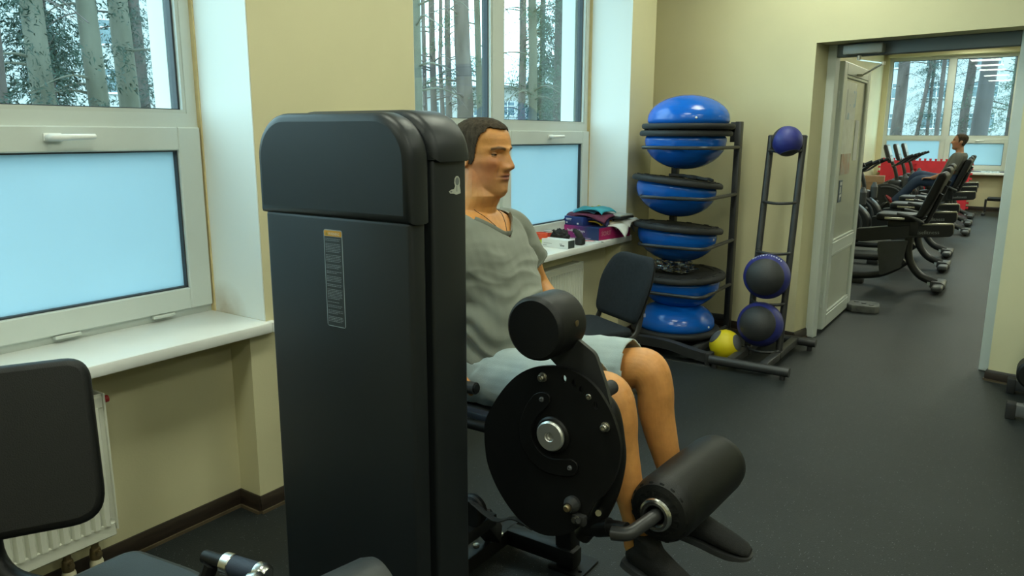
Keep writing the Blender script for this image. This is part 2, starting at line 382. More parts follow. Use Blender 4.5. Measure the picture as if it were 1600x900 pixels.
# ------------------------------------------------------------------ windows
def window(name, T, Wd, z0, z1, zt, left_sash=True, right_sash=True, mull=.115, handle_right=True):
    """local x across the window, local y outwards, T maps to world"""
    g = G(T); fw_, d = .052, .07
    m0, m1 = Wd/2-mull/2, Wd/2+mull/2
    g.box(0, fw_, 0, d, z0, z1); g.box(Wd-fw_, Wd, 0, d, z0, z1); g.box(fw_, Wd-fw_, 0, d, z0, z0+.045); g.box(fw_, Wd-fw_, 0, d, z1-fw_, z1)
    g.box(m0, m1, 0, d, z0+.045, z1-fw_); g.box(fw_, m0, 0, d, zt, zt+.068); g.box(m1, Wd-fw_, 0, d, zt, zt+.068)
    root = struct(name, g, M['pvc'], angle=20)
    sides = ((fw_, Wd/2-mull/2, left_sash), (Wd/2+mull/2, Wd-fw_, right_sash))
    for x0, x1, sash in sides:
        ga = G(T); gb = G(T); y = .034; t = .014                      # dark gasket and bead round the clear pane
        for a, b, c, e in ((x0, x0+t, zt+.068, z1-fw_), (x1-t, x1, zt+.068, z1-fw_), (x0+t, x1-t, zt+.068, zt+.068+t), (x0+t, x1-t, z1-fw_-t, z1-fw_)):
            gb.box(a, b, .004, y, c, e)
        for a, b, c, e in ((x0+t, x0+t+.008, zt+.068+t, z1-fw_-t), (x1-t-.008, x1-t, zt+.068+t, z1-fw_-t), (x0+t, x1-t, zt+.068+t, zt+.072+t), (x0+t, x1-t, z1-fw_-t-.008, z1-fw_-t)):
            ga.box(a, b, y-.012, y+.03, c, e)
        obj('glazing_bead', gb, M['pvc_shade'], root, angle=20); obj('gasket', ga, M['gasket'], root, angle=20)
        obj('pane', G(T).box(x0+t, x1-t, y, y+.006, zt+.068+t, z1-fw_-t), M['glass'], root)
        a0, a1 = x0-.036, x1+.036
        c0, c1 = z0+.03, zt+.016
        if sash:
            s = G(T); k = .095
            for q in ((a0, a0+k, c0, c1), (a1-k, a1, c0, c1), (a0+k, a1-k, c0, c0+.085), (a0+k, a1-k, c1-.088, c1)): s.box(q[0], q[1], -.022, .05, q[2], q[3], b=.004, seg=1)
            so = obj('sash', s, M['pvc'], root, angle=30)
            gk = G(T); p0, p1, q0, q1 = a0+k, a1-k, c0+.085, c1-.088
            for q in ((p0, p0+.006, q0, q1), (p1-.006, p1, q0, q1), (p0, p1, q0, q0+.006), (p0, p1, q1-.006, q1)): gk.box(q[0], q[1], -.008, .02, q[2], q[3])
            obj('sash_gasket', gk, M['gasket'], so, angle=20)
            obj('frosted_pane', G(T).box(p0+.004, p1-.004, .012, .018, q0+.004, q1-.004), M['frost'], so)
            h = G(T); cx = (a0+a1)/2; zc = c1-.038
            h.box(cx-.030, cx+.030, -.032, -.022, zc-.014, zc+.014, b=.004); h.tube([(cx-.018, -.03, zc), (cx-.018, -.062, zc)], .010, 12)
            h.tube(rpath([(cx-.018, -.045, zc), (cx-.018, -.064, zc), (cx+.01, -.066, zc), (cx+.125, -.060, zc+.003)], .012), [.011]*1+[.011]*14+[.009], 12)
            obj('handle', h, M['sill'], so)
            hg = G(T)
            for xx in (a1-.26, a0+.20, a1-.62): hg.box(xx, xx+.09, -.026, -.0, c0-.016, c0-.002, b=.003, seg=1)
            obj('drain_cap', hg, M['pvc_shade'], root)
        else:
            gb = G(T); k = .03
            for q in ((x0, x0+k, z0+.045, zt), (x1-k, x1, z0+.045, zt), (x0+k, x1-k, z0+.045, z0+.045+k), (x0+k, x1-k, zt-k, zt)): gb.box(q[0], q[1], .004, .034, q[2], q[3])
            obj('glazing_bead', gb, M['pvc_shade'], root, angle=20)
            obj('frosted_pane', G(T).box(x0+k-.004, x1-k+.004, .03, .036, z0+.045+k, zt-k), M['frost'], root)
    return root
def LT(y0, x): return Matrix(((0, -1, 0, x), (1, 0, 0, y0), (0, 0, 1, 0), (0, 0, 0, 1)))
for i, (a, b) in enumerate((W1, W2)):
    wd = window('window_%d' % (i+1), LT(a, XG), b-a, ZS, ZT, 1.507)
    s = G().box(XG-.01, XS, a+.001 if i else a, b-.001, ZS-.042, ZS, b=.006); s.box(XF, XS, a-.03, a, ZS-.042, ZS, b=.006); s.box(XF, XS, b, b+.03, ZS-.042, ZS, b=.006)
    obj('window_sill', s, M['sill'], wd, angle=40)
wd = window('window_3', Matrix.Translation((W3[0], YB, 0)), W3[1]-W3[0], .80, 3.1, 1.425, left_sash=False, right_sash=True, mull=.11)
obj('window_sill', G().box(W3[0], W3[1]+.02, YB-.34, YB+.01, .735, .775, b=.005), M['sill'], wd)
wd = window('window_4', LT(W4[0], -3.0), W4[1]-W4[0], ZS, ZT, 1.507)  # unseen window, added to let daylight into the far room
obj('window_sill', G().box(-3.0, -2.83, W4[0]-.02, W4[1]+.02, ZS-.04, ZS, b=.005), M['sill'], wd)  # sill of the added unseen window

# ------------------------------------------------------------------ doorway: frame, open leaf, closer
g = G(FW)
g.box(0, .062, .20, .27, 0, 2.123, b=.004, seg=1); g.box(1.165, 1.262, .20, .27, 0, 2.123, b=.004, seg=1);
struct('trim_3', g, M['pvc'], angle=30)
struct('trim_4', G(FW).box(.062, 1.165, .20, .265, 2.036, 2.123, b=.004, seg=1), mat('grey_green_header', (.10, .115, .11), .45, var=.04, vscale=4), angle=30)
g = G(); dx0, dx1 = -1.262, -1.206; y0, y1 = 6.045, 7.10; zt = 2.03
R = [(y0, y0+.105, .022, zt), (y1-.105, y1, .022, zt), (y0+.105, y1-.105, .022, .125), (y0+.105, y1-.105, .60, .69), (y0+.105, y1-.105, zt-.09, zt)]
for a, b, c, d in R: g.box(dx0, dx1, a, b, c, d, b=.005, seg=1)
door = struct('door_1', g, M['pvc'], angle=30)
gb = G()
for c, d in ((.125, .60), (.69, zt-.09)):
    for a, b, e, f in ((y0+.105, y0+.125, c, d), (y1-.125, y1-.105, c, d), (y0+.125, y1-.125, c, c+.02), (y0+.125, y1-.125, d-.02, d)): gb.box(dx0+.006, dx1-.002, a, b, e, f, b=.003, seg=1)
obj('glazing_bead', gb, M['pvc_shade'], door)
M['doorpanel'] = mat('grey_white_door_panel', (.50, .53, .46), .25, var=.04, vscale=3)
obj('lower_panel', G().box(dx0+.022, dx1-.016, y0+.12, y1-.12, .14, .59), M['doorpanel'], door)
obj('upper_panel', G().box(dx0+.022, dx1-.016, y0+.12, y1-.12, .70, zt-.1), M['doorpanel'], door)
obj('hinge', G().tube([(-1.235, 6.03, .2), (-1.235, 6.03, .32)], .012, 10).tube([(-1.235, 6.03, 1.7), (-1.235, 6.03, 1.82)], .012, 10), M['pvc'], door)
# notices behind a clear sleeve on the door
def notices():
    m = mat('printed_notice', (.60, .64, .66), .4); nt = m.node_tree; b = nt.nodes['Principled BSDF']
    tc = nt.nodes.new('ShaderNodeTexCoord'); n = nt.nodes.new('ShaderNodeTexNoise'); n.inputs['Scale'].default_value = 5; n.inputs['Detail'].default_value = 2
    mp = nt.nodes.new('ShaderNodeMapping'); mp.inputs['Location'].default_value = (3.1, 1.7, .4); nt.links.new(tc.outputs['Object'], mp.inputs[0]); nt.links.new(mp.outputs[0], n.inputs['Vector'])
    r = nt.nodes.new('ShaderNodeValToRGB'); r.color_ramp.interpolation = 'CONSTANT'; e = r.color_ramp.elements
    e[0].color = (.58, .63, .66, 1); e[1].position = .6; e[1].color = (.22, .38, .56, 1); nt.links.new(n.outputs['Fac'], r.inputs[0]); nt.links.new(r.outputs[0], b.inputs['Base Color']); return m
px = dx1-.014
def sheet(name, ya, yb, za, zb, m, label, cat, dx=0.0):
    return tag(obj(name, G().box(px+dx, px+dx+.0015, ya, yb, za, zb), m), label, cat, 'notices on the door')
P1 = mat('poster_grey_print', (.52, .57, .60), .3, var=.12, vscale=14)
sheet('poster', 6.22, 6.62, 1.36, 1.90, P1, 'tall pale grey poster taped to the white door leaf', 'poster')
sheet('notice', 6.28, 6.62, 1.62, 1.84, notices(), 'notice with blue shapes at the top of the poster on the door', 'notice', .0016)
sheet('leaflet', 6.70, 6.84, 1.30, 1.62, M['paper'], 'narrow cream leaflet beside the poster on the door', 'leaflet')
sheet('photo_print', 6.26, 6.60, 1.20, 1.36, mat('photo_print_colours', (.30, .10, .07), .3, var=.3, vscale=16, col2=(.35, .36, .40)), 'small red and grey photo print under the poster on the door', 'print')
sg = obj('door_sign', G().box(px, px+.003, 6.27, 6.38, .99, 1.16, b=.001, seg=1), mat('blue_sign_ink', (.05, .10, .18), .35, var=.1, vscale=20)); tag(sg, 'small blue pictogram sign low on the door upper panel', 'sign')
gs = G()
for q in ((6.29, 6.36, 1.12, 1.145), (6.30, 6.33, 1.06, 1.11), (6.315, 6.365, 1.03, 1.05), (6.29, 6.31, 1.005, 1.045)): gs.box(px+.003, px+.0036, *q)
obj('pictogram', gs, M['paper'], sg)
fr = M['pvc_shade']
cl = thing('door_closer', 'grey hydraulic door closer with folding arm on the door frame header', 'door closer', FW @ Vector((.13, .13, 2.045)), AF)
obj('body', G().box(0, .26, .0, .07, 0, .062, b=.006), mat('closer_grey', (.33, .33, .29), .4, var=.04, vscale=10), cl, angle=50)
ig = G(inv(cl.location, AF) ); e1 = FW @ Vector((.23, .17, 2.035)); e2 = FW @ Vector((.40, .15, 1.975)); e3 = Vector((-1.18, 6.55, 1.955))
ig.tube([e1, e1-Vector((0, 0, .03))], .014, 10)
ig.box(-.006, .006, -.004, .004, 0, (e2-e1).length, M=toward(e1-Vector((0, 0, .028)), e2)); ig.box(-.006, .006, -.004, .004, 0, (e3-e2).length, M=toward(e2, e3)); ig.tube([e2+Vector((0, 0, .01)), e2-Vector((0, 0, .012))], .012, 10)
obj('arm', ig, M['zinc'], cl)
ig = G(inv(cl.location, AF)); ig.box(-1.207, -1.17, 6.50, 6.60, 1.95, 1.965); obj('arm_bracket', ig, M['zinc'], cl)

# ------------------------------------------------------------------ radiators under the windows
def radiator(y0, y1, z0, z1, xf, label, pitch=.0333):
    loc = (xf-.05, (y0+y1)/2, z0)
    r = thing('radiator', label, 'radiator', loc, 0, 'panel radiators under the windows')
    I = inv(loc)
    pts = [(y0, xf-.012)]; y = y0+.03
    while y < y1-.03:
        pts += [(y, xf-.012), (y+pitch*.22, xf), (y+pitch*.70, xf), (y+pitch*.92, xf-.012)]; y += pitch
    pts += [(y1, xf-.012)]
    pts = pts + [(y1, xf-.03), (y0, xf-.03)]
    T = Matrix(((0, 1, 0, 0), (1, 0, 0, 0), (0, 0, 1, 0), (0, 0, 0, 1)))
    g = G(I); g.prism(pts, z0+.045, z1-.045, M=T)
    g.box(xf-.03, xf-.006, y0, y1, z1-.05, z1-.008, b=.004, seg=1); g.box(xf-.03, xf-.006, y0, y1, z0, z0+.05, b=.004, seg=1)
    obj('front_panel', g, M['radiator'], r, angle=25)
    obj('back_panel', G(I).box(xf-.10, xf-.085, y0+.01, y1-.01, z0, z1-.01), M['radiator'], r)
    for ya in (y0-.006, y1): obj('side_cover', G(I).box(xf-.105, xf-.002, ya, ya+.006, z0+.02, z1, b=.002, seg=1), M['radiator'], r)
    t = G(I); k = y0+.01
    while k < y1-.02: t.box(xf-.095, xf-.02, k, k+.009, z1-.012, z1-.006); k += .018
    t.box(xf-.10, xf-.092, y0, y1, z1-.014, z1-.004); t.box(xf-.024, xf-.016, y0, y1, z1-.014, z1-.004)
    o = obj('top_grille', t, M['radiator'], r, angle=20)
    return r, I
r1, I = radiator(-.15, 1.19, .16, .665, -2.425, 'white ridged panel radiator with red cap behind the black backrest')
obj('cap', G(I).tube([(-2.47, 1.19, .63), (-2.47, 1.225, .63)], [.014, .012], 12), M['red'], r1, 'red plastic cap')
for yy in (1.04, 1.13):
    v = obj('valve', G(I).tube([(-2.47, yy, .16), (-2.47, yy, .10)], .012, 10).lathe([(.0, .085), (.018, .088), (.020, .10), (.016, .125), (.01, .13), (0, .13)], 12, M=at((-2.47, yy, 0))).tube([(-2.47, yy, .115), (-2.44, yy, .115)], .009, 8), M['brass'], r1)
    obj('collar', G(I).lathe([(0, .035), (.02, .035), (.022, .05), (.022, .075), (.018, .088), (0, .088)], 14, M=at((-2.47, yy, 0))), M['cream_plastic'], v)
    obj('pipe', G(I).tube([(-2.47, yy, 0), (-2.47, yy, .05)], .011, 10), M['brass'], v)
obj('badge', G(I).box(-2.4315, -2.428, 1.10, 1.135, .615, .625), M['zinc'], r1)
radiator(3.25, 4.463, .16, .655, -2.45, 'white ridged panel radiator behind the charcoal chair')

# ------------------------------------------------------------------ ceiling LED panels
M['lamp'] = mat('led_diffuser', (.8, .8, .75), .5, emit=(LAMP_COLOR, LAMP_STRENGTH))
def panel(x, y, label, grp):
    p = thing('ceiling_light', label, 'ceiling light', (x, y, ZC), 0, grp)
    g = G()
    for q in ((-.31, .31, -.31, -.295), (-.31, .31, .295, .31), (-.31, -.295, -.295, .295), (.295, .31, -.295, .295)): g.box(*q, -.014, 0)
    obj('frame', g, M['pvc'], p); obj('diffuser', G().box(-.295, .295, -.295, .295, -.010, -.002), M['lamp'], p)
ORD = ['first', 'second', 'third', 'fourth', 'fifth', 'sixth']; SIDE = ['along the window side', 'down the middle', 'along the inner side']
for i, x in enumerate((-1.35, .7, 2.9)):
    for k, y in list(enumerate((4.85, 3.05, 1.1, -.8)))[(0, 1, 2)[i]:]: panel(x, y, 'near room ceiling light, %s row from the doorway, %s' % (ORD[k], SIDE[i]), 'ceiling lights of the near room')
for i, x in enumerate((-1.16, 1.4, 3.4)):
    for k, y in enumerate((17.35, 15.8, 14.25, 12.7, 10.4, 8.0)): panel(x, y, 'far room ceiling light, %s row from end window, %s' % (ORD[k], SIDE[i]), 'ceiling lights of the far room')
# ================================================================== leg extension machine
mloc = Vector((-1.30, 1.75, 0))
mach = thing('leg_extension_machine', 'large black leg extension machine with tall weight shroud and round cam disc', 'exercise machine', mloc)
IM = inv(mloc)
def arch(x0, x1, z0, z1, r, seg=10):
    p = [(x0, z0), (x1, z0)]
    for k in range(seg+1): a = PI/2*k/seg; p.append((x1-r+r*math.cos(a), z1-r+r*math.sin(a)))
    for k in range(seg+1): a = PI/2+PI/2*k/seg; p.append((x0+r+r*math.cos(a), z1-r+r*math.sin(a)))
    return p
def slab(x0, x1, y0, y1, z0, z1, r, b):       # arch seen from the front, extruded along Y
    g = G(IM); g.prism(arch(x0, x1, z0, z1, r), -y0, -y1, M=XZ, b=b); return g
TX0, TX1, TY = -1.580, -1.079, 1.20
obj('shroud_body', G(IM).box(TX0+.010, TX1-.008, TY+.010, 1.262, .02, 1.315, b=.012, seg=3), M['shroud'], mach, angle=50)
obj('shroud_cap', slab(TX0, TX1, TY, 1.272, 1.308, 1.547, .105, .020), M['shroud'], mach, angle=50)
obj('rear_body', G(IM).box(TX0+.012, TX1-.002, 1.278, 1.400, .02, 1.448, b=.010, seg=3), M['shroud'], mach, angle=50)
obj('rear_cap', slab(TX0+.002, TX1+.008, 1.274, 1.410, 1.440, 1.553, .108, .022), M['shroud'], mach, angle=50)
obj('shroud_gap', G(IM).box(TX0+.03, TX1-.03, 1.26, 1.30, .02, 1.45), M['black'], mach)
obj('shroud_foot', G(IM).box(TX0-.02, TX1+.03, 1.21, 1.40, 0, .03, b=.006), M['black'], mach)
# warning label on the front
lab = mat('label_border', (.30, .36, .38), .4, var=.05, vscale=10); labk = mat('label_ground', (.022, .028, .031), .4, var=.05, vscale=10)
laby = mat('label_amber', (.62, .30, .02), .4, var=.04, vscale=10); labt = mat('label_print', (.17, .20, .21), .5, var=.1, vscale=30)
def fp(pts, y0, y1): return G(IM).prism(pts, -y0, -y1, M=XZ)
lx0, lx1, lz0, lz1 = -1.360, -1.298, 1.048, 1.281; fy = TY+.0102
lo = obj('warning_label', fp(roundpoly([(lx0, lz0), (lx1, lz0), (lx1, lz1), (lx0, lz1)], .007), fy, fy-.0008), lab, mach, 'tall narrow warning sticker')
obj('label_field', fp(roundpoly([(lx0+.002, lz0+.002), (lx1-.002, lz0+.002), (lx1-.002, lz1-.016), (lx0+.002, lz1-.016)], .002), fy-.0008, fy-.0011), labk, lo)
obj('label_header', fp(roundpoly([(lx0+.002, lz1-.0155), (lx1-.002, lz1-.0155), (lx1-.002, lz1-.002), (lx0+.002, lz1-.002)], .003), fy-.0008, fy-.0012), laby, lo, 'amber header of the warning sticker')
obj('warning_triangle', fp([(lx0+.006, lz1-.0135), (lx0+.015, lz1-.0135), (lx0+.0105, lz1-.005)], fy-.0012, fy-.0014), mat('label_triangle', (.30, .24, .02), .4, var=.05), lo)
text_mesh('warning_text', 'WARNING', .0095, .0001, mat('label_white', (.65, .60, .45), .5, var=.03), IM @ Matrix.Translation((lx0+.0165, fy-.0014, lz1-.0128)) @ Matrix.Rotation(PI/2, 4, 'X') @ Matrix.Diagonal((.80, 1, 1, 1)), lo)
rnd = random.Random(4); g = G(IM); z = lz1-.021
for para in (2, 6, 5, 3, 2, 4, 2, 7, 1, 2, 3, 4):
    for k in range(para):
        x = lx0+.0055; end = lx1-.006-(rnd.random()*.02 if k == para-1 else rnd.random()*.003)
        while x < end:
            l = rnd.uniform(.003, .009); g.box(x, min(x+l, end), fy-.0013, fy-.0011, z-.0013, z); x += l+.0012
        z -= .0037
    z -= .0046
obj('label_lines', g, labt, lo, angle=0)
# small silhouette sticker on the side
sg = G(IM); YZ = Matrix(((0, 0, 1, 0), (1, 0, 0, 0), (0, 1, 0, 0), (0, 0, 0, 1)))     # local xy -> world YZ, extruded along +X
sx = TX1-.002
def ell(c, a, b, n=20, ph=0): return [(c[0]+a*math.cos(2*PI*k/n+ph), c[1]+b*math.sin(2*PI*k/n+ph)) for k in range(n)]
def stk(pts): return [(1.362+(y-1.378)*1.1, 1.367+(z-1.320)*.78) for y, z in pts]
so = obj('machine_sticker', G(IM).prism(stk([(1.352, 1.328), (1.356, 1.322), (1.368, 1.3205), (1.376, 1.317), (1.390, 1.320), (1.3895, 1.330), (1.3875, 1.342), (1.3885, 1.352), (1.387, 1.364), (1.382, 1.3705), (1.376, 1.3705), (1.371, 1.364), (1.3695, 1.352), (1.3725, 1.342), (1.369, 1.334), (1.360, 1.3325)]), sx, sx+.0008, M=YZ), mat('sticker_silver', (.50, .52, .46), .4, var=.05, vscale=40), mach, 'small silver silhouette sticker')
obj('sticker_disc', G(IM).prism(stk(ell((1.379, 1.3555), .0062, .0115)), sx+.0008, sx+.0011, M=YZ).prism(stk(ell((1.359, 1.327), .003, .0022)), sx+.0008, sx+.0011, M=YZ).prism(stk([(1.3765, 1.326), (1.3785, 1.326), (1.3785, 1.342), (1.3765, 1.342)]), sx+.0008, sx+.0011, M=YZ), mat('sticker_grey', (.16, .18, .18), .4, var=.05), so)
# cam disc
disc = [(-1.218, 0.63), (-1.213, 0.7), (-1.155, 0.798), (-1.091, 0.862), (-1.019, 0.893), (-0.94, 0.897), (-0.873, 0.871), (-0.826, 0.82), (-0.796, 0.758), (-0.787, 0.707), (-0.798, 0.639), (-0.827, 0.578), (-0.862, 0.535), (-0.882, 0.488), (-0.92, 0.442), (-0.981, 0.408), (-1.044, 0.403), (-1.11, 0.432), (-1.17, 0.494), (-1.207, 0.564)]
sp = [tuple(p)[:2] for p in spline([(x, z, 0) for x, z in disc] + [(disc[0][0], disc[0][1], 0)], 4)][:-1]
def hole(c, a=.0075, b=.0105): return ell(c, a, b, 12)
H = [(-0.955, 0.879), (-0.924, 0.872), (-0.899, 0.858), (-0.876, 0.843), (-0.854, 0.822)]
H = [(-1.0+(x+1.0)*.955, .66+(z-.66)*.955) for x, z in H]
holes = [hole(H[0]), hole(H[1]), hole(H[2]), hole(H[4])]
o = obj('cam_disc', G(IM).prism(sp, -1.65, -1.662, M=XZ, holes=holes), M['black'], mach, 'flat black round cam disc')
def ppt(name, pts, y0, y1, m, par, label=None, b=0): return obj(name, G(IM).prism(pts, -y0, -y1, M=XZ, b=b), m, par, label, angle=45)
kid = [(-1.021, 0.822), (-0.999, 0.82), (-0.994, 0.799), (-1.014, 0.773), (-1.038, 0.746), (-1.055, 0.712), (-1.05, 0.676), (-1.029, 0.649), (-0.996, 0.637), (-0.956, 0.644), (-0.922, 0.654), (-0.904, 0.639), (-0.912, 0.611), (-0.935, 0.6), (-0.975, 0.594), (-1.022, 0.595), (-1.064, 0.622), (-1.09, 0.663), (-1.093, 0.719), (-1.072, 0.775), (-1.045, 0.812)]
ppt('counterweight', roundpoly(kid, .02, 3), 1.650, 1.643, M['black'], mach, 'kidney shaped black plate', b=.0015)
def bolt(c, r, y, m=M['zinc'], name='bolt', h=.008, par=mach):
    g = G(IM); T = at((c[0], y, c[1]), Matrix.Rotation(PI/2, 4, 'X'))
    g.lathe([(0, -.004), (r*1.35, -.004), (r*1.35, 0), (r, .0005), (r, h*.8), (r*.8, h), (r*.45, h), (r*.4, h*.6), (0, h*.6)], 12, M=T); return obj(name, g, m, par)
for c in ((-1.022, 0.862), (-0.831, 0.764)): bolt(c, .010, 1.648, h=.014)
for c in ((-1.021, 0.801), (-0.93, 0.627)): bolt(c, .0055, 1.642, M['grey_dark'], h=.005)
bolt(H[3], .008, 1.652, M['zinc'], 'stop_pin', .006)
g = G(IM); T = at((-.985, 1.65, .708), Matrix.Rotation(PI/2, 4, 'X'))
g.lathe([(0, -.005), (.050, -.005), (.051, .008), (.046, .013), (.030, .013)], 28, M=T); obj('hub_bearing', g, M['black'], mach)
g = G(IM); g.lathe([(.040, .008), (.042, .020), (.038, .025), (.014, .0255), (.012, .023), (.009, .023), (.008, .017), (0, .017)], 32, M=T); obj('hub_cap', g, mat('hub_aluminium', (.66, .66, .63), .38, .85, var=.06, vscale=25), mach, 'polished steel hub cap')
# spring pin at the foot of the disc
g = G(IM); T = at((-.92, 1.65, .525), Matrix.Rotation(PI/2, 4, 'X')); g.lathe([(0, -.004), (.022, -.004), (.024, .012), (.018, .022), (.014, .03), (0, .03)], 16, M=T); pk = obj('pin_knob', g, M['black_matte'], mach)
obj('pin', G(IM).lathe([(0, .03), (.010, .03), (.010, .038), (.007, .042), (0, .042)], 14, M=T), M['brass'], pk)
g = G(IM); g.box(-.915, -.875, 1.628, 1.65, .475, .505, b=.006); g.tube([(-.905, 1.625, .49), (-.885, 1.615, .50)], .008, 8); obj('pin_bracket', g, M['black_matte'], mach)
obj('pin_bracket_bolt', G(IM).tube([(-.896, 1.628, .497), (-.898, 1.612, .498)], .008, 8), M['zinc'], mach)
# thigh pad on its arm
arm = [(-1.060, 0.930), (-1.009, 1.010), (-0.936, 0.972), (-0.884, 0.942), (-0.851, 0.864), (-0.833, 0.805), (-0.850, 0.775), (-0.873, 0.771), (-0.943, 0.847), (-1.02, 0.906)]
ppt('pad_arm', roundpoly(arm, .012, 3), 1.682, 1.696, M['darkmetal'], mach, 'bent flat arm of the thigh pad')
g = G(IM); g.lathe([(0, 0), (.076, 0), (.083, .006), (.086, .016), (.086, .120), (.083, .132), (.074, .138), (0, .138)], 40, M=at((-1.013, 1.585, 1.008), AX_Y)); pad = obj('thigh_pad', g, M['leather'], mach, 'round black padded thigh roller')
obj('stud', G(IM).lathe([(0, 0), (.007, .001), (.009, .004), (0, .006)], 10, M=at((-.930, 1.66, 1.022), Matrix.Rotation(PI/2, 4, 'Y'))), M['brass'], pad)
g = G(IM); g.tube([(-.868, 1.694, .835), (-.868, 1.752, .835)], .020, 16); g.lathe([(0, 0), (.017, 0), (.020, .004), (0, .006)], 16, M=at((-.868, 1.75, .835), AX_Y)); obj('arm_grip', g, M['black_matte'], mach)
# swing lever behind the disc and the ankle roller
lev = [(-.90, 1.75, .80), (-0.868, 1.75, 0.765), (-0.852, 1.75, 0.70), (-0.845, 1.75, 0.628), (-0.862, 1.75, 0.535), (-0.895, 1.75, 0.455), (-0.945, 1.75, 0.375)]
obj('swing_lever', G(IM).tube(spline(lev, 5), .026, 14), M['black'], mach, 'curved black swing lever')
obj('lever_socket', G(IM).tube(rpath([(-.93, 1.745, .398), (-.87, 1.74, .432), (-.80, 1.735, .445)], .03), .021, 14).lathe([(0, 0), (.024, 0), (.026, .006), (.026, .05), (0, .054)], 14, M=toward((-.90, 1.745, .415), (-.84, 1.74, .44))), M['black'], mach)
obj('lever_bolt', G(IM).tube([(-.885, 1.735, .475), (-.878, 1.715, .48)], .009, 8), M['zinc'], mach)
RA, RB = Vector((-.752, 1.825, .468)), Vector((-.726, 2.265, .470))
obj('roller_rod', G(IM).tube(rpath([(-.83, 1.705, .440), (-.785, 1.712, .446), (RA-(RB-RA)*.05).to_tuple(), RA.to_tuple()], .03), .019, 14), M['darkmetal'], mach)
Tr = toward(RA, RB) ; LR = (RB-RA).length
ro = obj('ankle_roller', G(IM).lathe([(.04, .012), (.066, .000), (.082, .006), (.092, .022), (.096, .05), (.0975, LR*.5), (.096, LR-.05), (.092, LR-.02), (.08, LR-.004), (.05, LR), (0, LR)], 48, M=Tr), M['leather'], mach, 'thick black padded ankle roller')
rg = []
for k in range(96):
    a = 2*PI*k/96; r = .070 + (.004 if k % 6 < 3 else -.003); rg.append((r*math.cos(a), r*math.sin(a)))
g = G(IM); T2 = Tr
ring1 = [T2 @ Vector((x, y, .003)) for x, y in rg]; ring0 = [T2 @ Vector((x*.70, y*.70, -.005)) for x, y in rg]; ring2 = [T2 @ Vector((x*1.2, y*1.2, .012)) for x, y in rg]
ring00 = [T2 @ Vector((x*.5, y*.5, .004)) for x, y in rg]
g.loft([ring00, ring0, ring1, ring2], caps=False); obj('gathered_cover', g, M['leather'], ro, 'gathered vinyl end of the roller', angle=60)
g = G(IM); g.tube([Tr @ Vector((.038*math.cos(2*PI*k/28), .038*math.sin(2*PI*k/28), -.008)) for k in range(28)], .011, 10, closed=True); obj('end_ring', g, M['steel'], ro, 'bright metal end ring')
# frame on the floor, column and seat
g = G(IM); g.box(-1.485, -1.425, 1.25, 2.18, .03, .09, b=.006); obj('base_rail', g, M['black'], mach)
g = G(IM); g.box(-1.44, -1.15, 2.07, 2.13, .03, .09, b=.006); g.box(-1.80, -1.48, 2.07, 2.13, .03, .09, b=.006); obj('cross_rail', g, M['black'], mach)
g = G(IM)
for c in ((-1.455, 1.92), (-1.43, 2.03)): g.lathe([(0, .088), (.012, .088), (.012, .097), (.006, .10), (0, .10)], 8, M=at((*c, 0)))
obj('rail_bolt', g, M['zinc'], mach); mach.children[-1]['kind'] = 'stuff'
ft = obj('foot_plate', G(IM).prism(roundpoly([(-1.255, 2.07), (-1.12, 2.07), (-1.12, 2.205), (-1.255, 2.205)], .01), .0, .010, holes=[ell((-1.14, 2.10), .008, .008, 10)]), M['black'], mach, 'square bolted foot plate')
g = G(IM); g.box(-.032, .032, -.032, .032, 0, .52, b=.005, M=at((-1.195, 2.115, .008), Matrix.Rotation(math.radians(-3), 4, 'Y'))); obj('column', g, M['black'], mach)
g = G(IM); g.box(-1.62, -1.02, 2.02, 2.09, .50, .56, b=.006); g.box(-1.04, -.97, 1.70, 2.09, .66, .70, b=.006); g.box(-1.06, -1.0, 2.0, 2.08, .54, .69, b=.006); obj('seat_beam', g, M['black'], mach)
g = G(IM); g.tube([(-.985, 1.652, .708), (-.985, 1.80, .708)], .028, 16); obj('pivot_shaft', g, M['black'], mach)
st = obj('seat', G(IM).box(-1.56, -1.06, 1.855, 2.245, .565, .632, b=.024, seg=4), M['leather'], mach, 'black vinyl seat', angle=60)
bp = G(IM); bp.box(-.20, .20, -.035, .035, -.26, .26, b=.026, seg=4, M=at((-1.755, 2.05, .98), Matrix.Rotation(math.radians(-8), 4, 'Y') @ Matrix.Rotation(PI/2, 4, 'Z'))); obj('backrest', bp, M['leather'], mach, angle=60)
g = G(IM); g.tube(rpath([(-1.55, 2.05, .53), (-1.82, 2.05, .56), (-1.86, 2.05, 1.15)], .08), .03, 12); g.box(-1.87, -1.75, 2.02, 2.08, .90, .95); obj('back_post', g, M['black'], mach)
for s, ox in ((-1, -.16), (1, 0)):
    y = 2.05+s*.285
    h = obj('hand_rail', G(IM).tube(rpath([(-1.48+ox, 2.05+s*.10, .545), (-1.44+ox, y, .56), (-1.36+ox, y, .725), (-1.17+ox, y, .735)], .06), .015, 12), M['black'], mach)
    obj('rubber_grip', G(IM).tube([(-1.34+ox, y, .728), (-1.175+ox, y, .735)], .019, 14), M['black_matte'], h)
g = G(IM); g.tube([(-1.52, 1.765, .615), (-1.25, 1.80, .600)], .017, 12); cr = obj('side_tube', g, M['black'], mach)
obj('chrome_collar', G(IM).tube([(-1.425, 1.777, .610), (-1.40, 1.780, .609)], .021, 16), M['steel'], cr, 'chrome collar')
obj('seat_rail', G(IM).box(-1.50, -1.20, 1.83, 1.87, .60, .625, b=.004), mat('blue_grey_rail', (.035, .042, .06), .35, var=.1), mach)
g = G(IM)
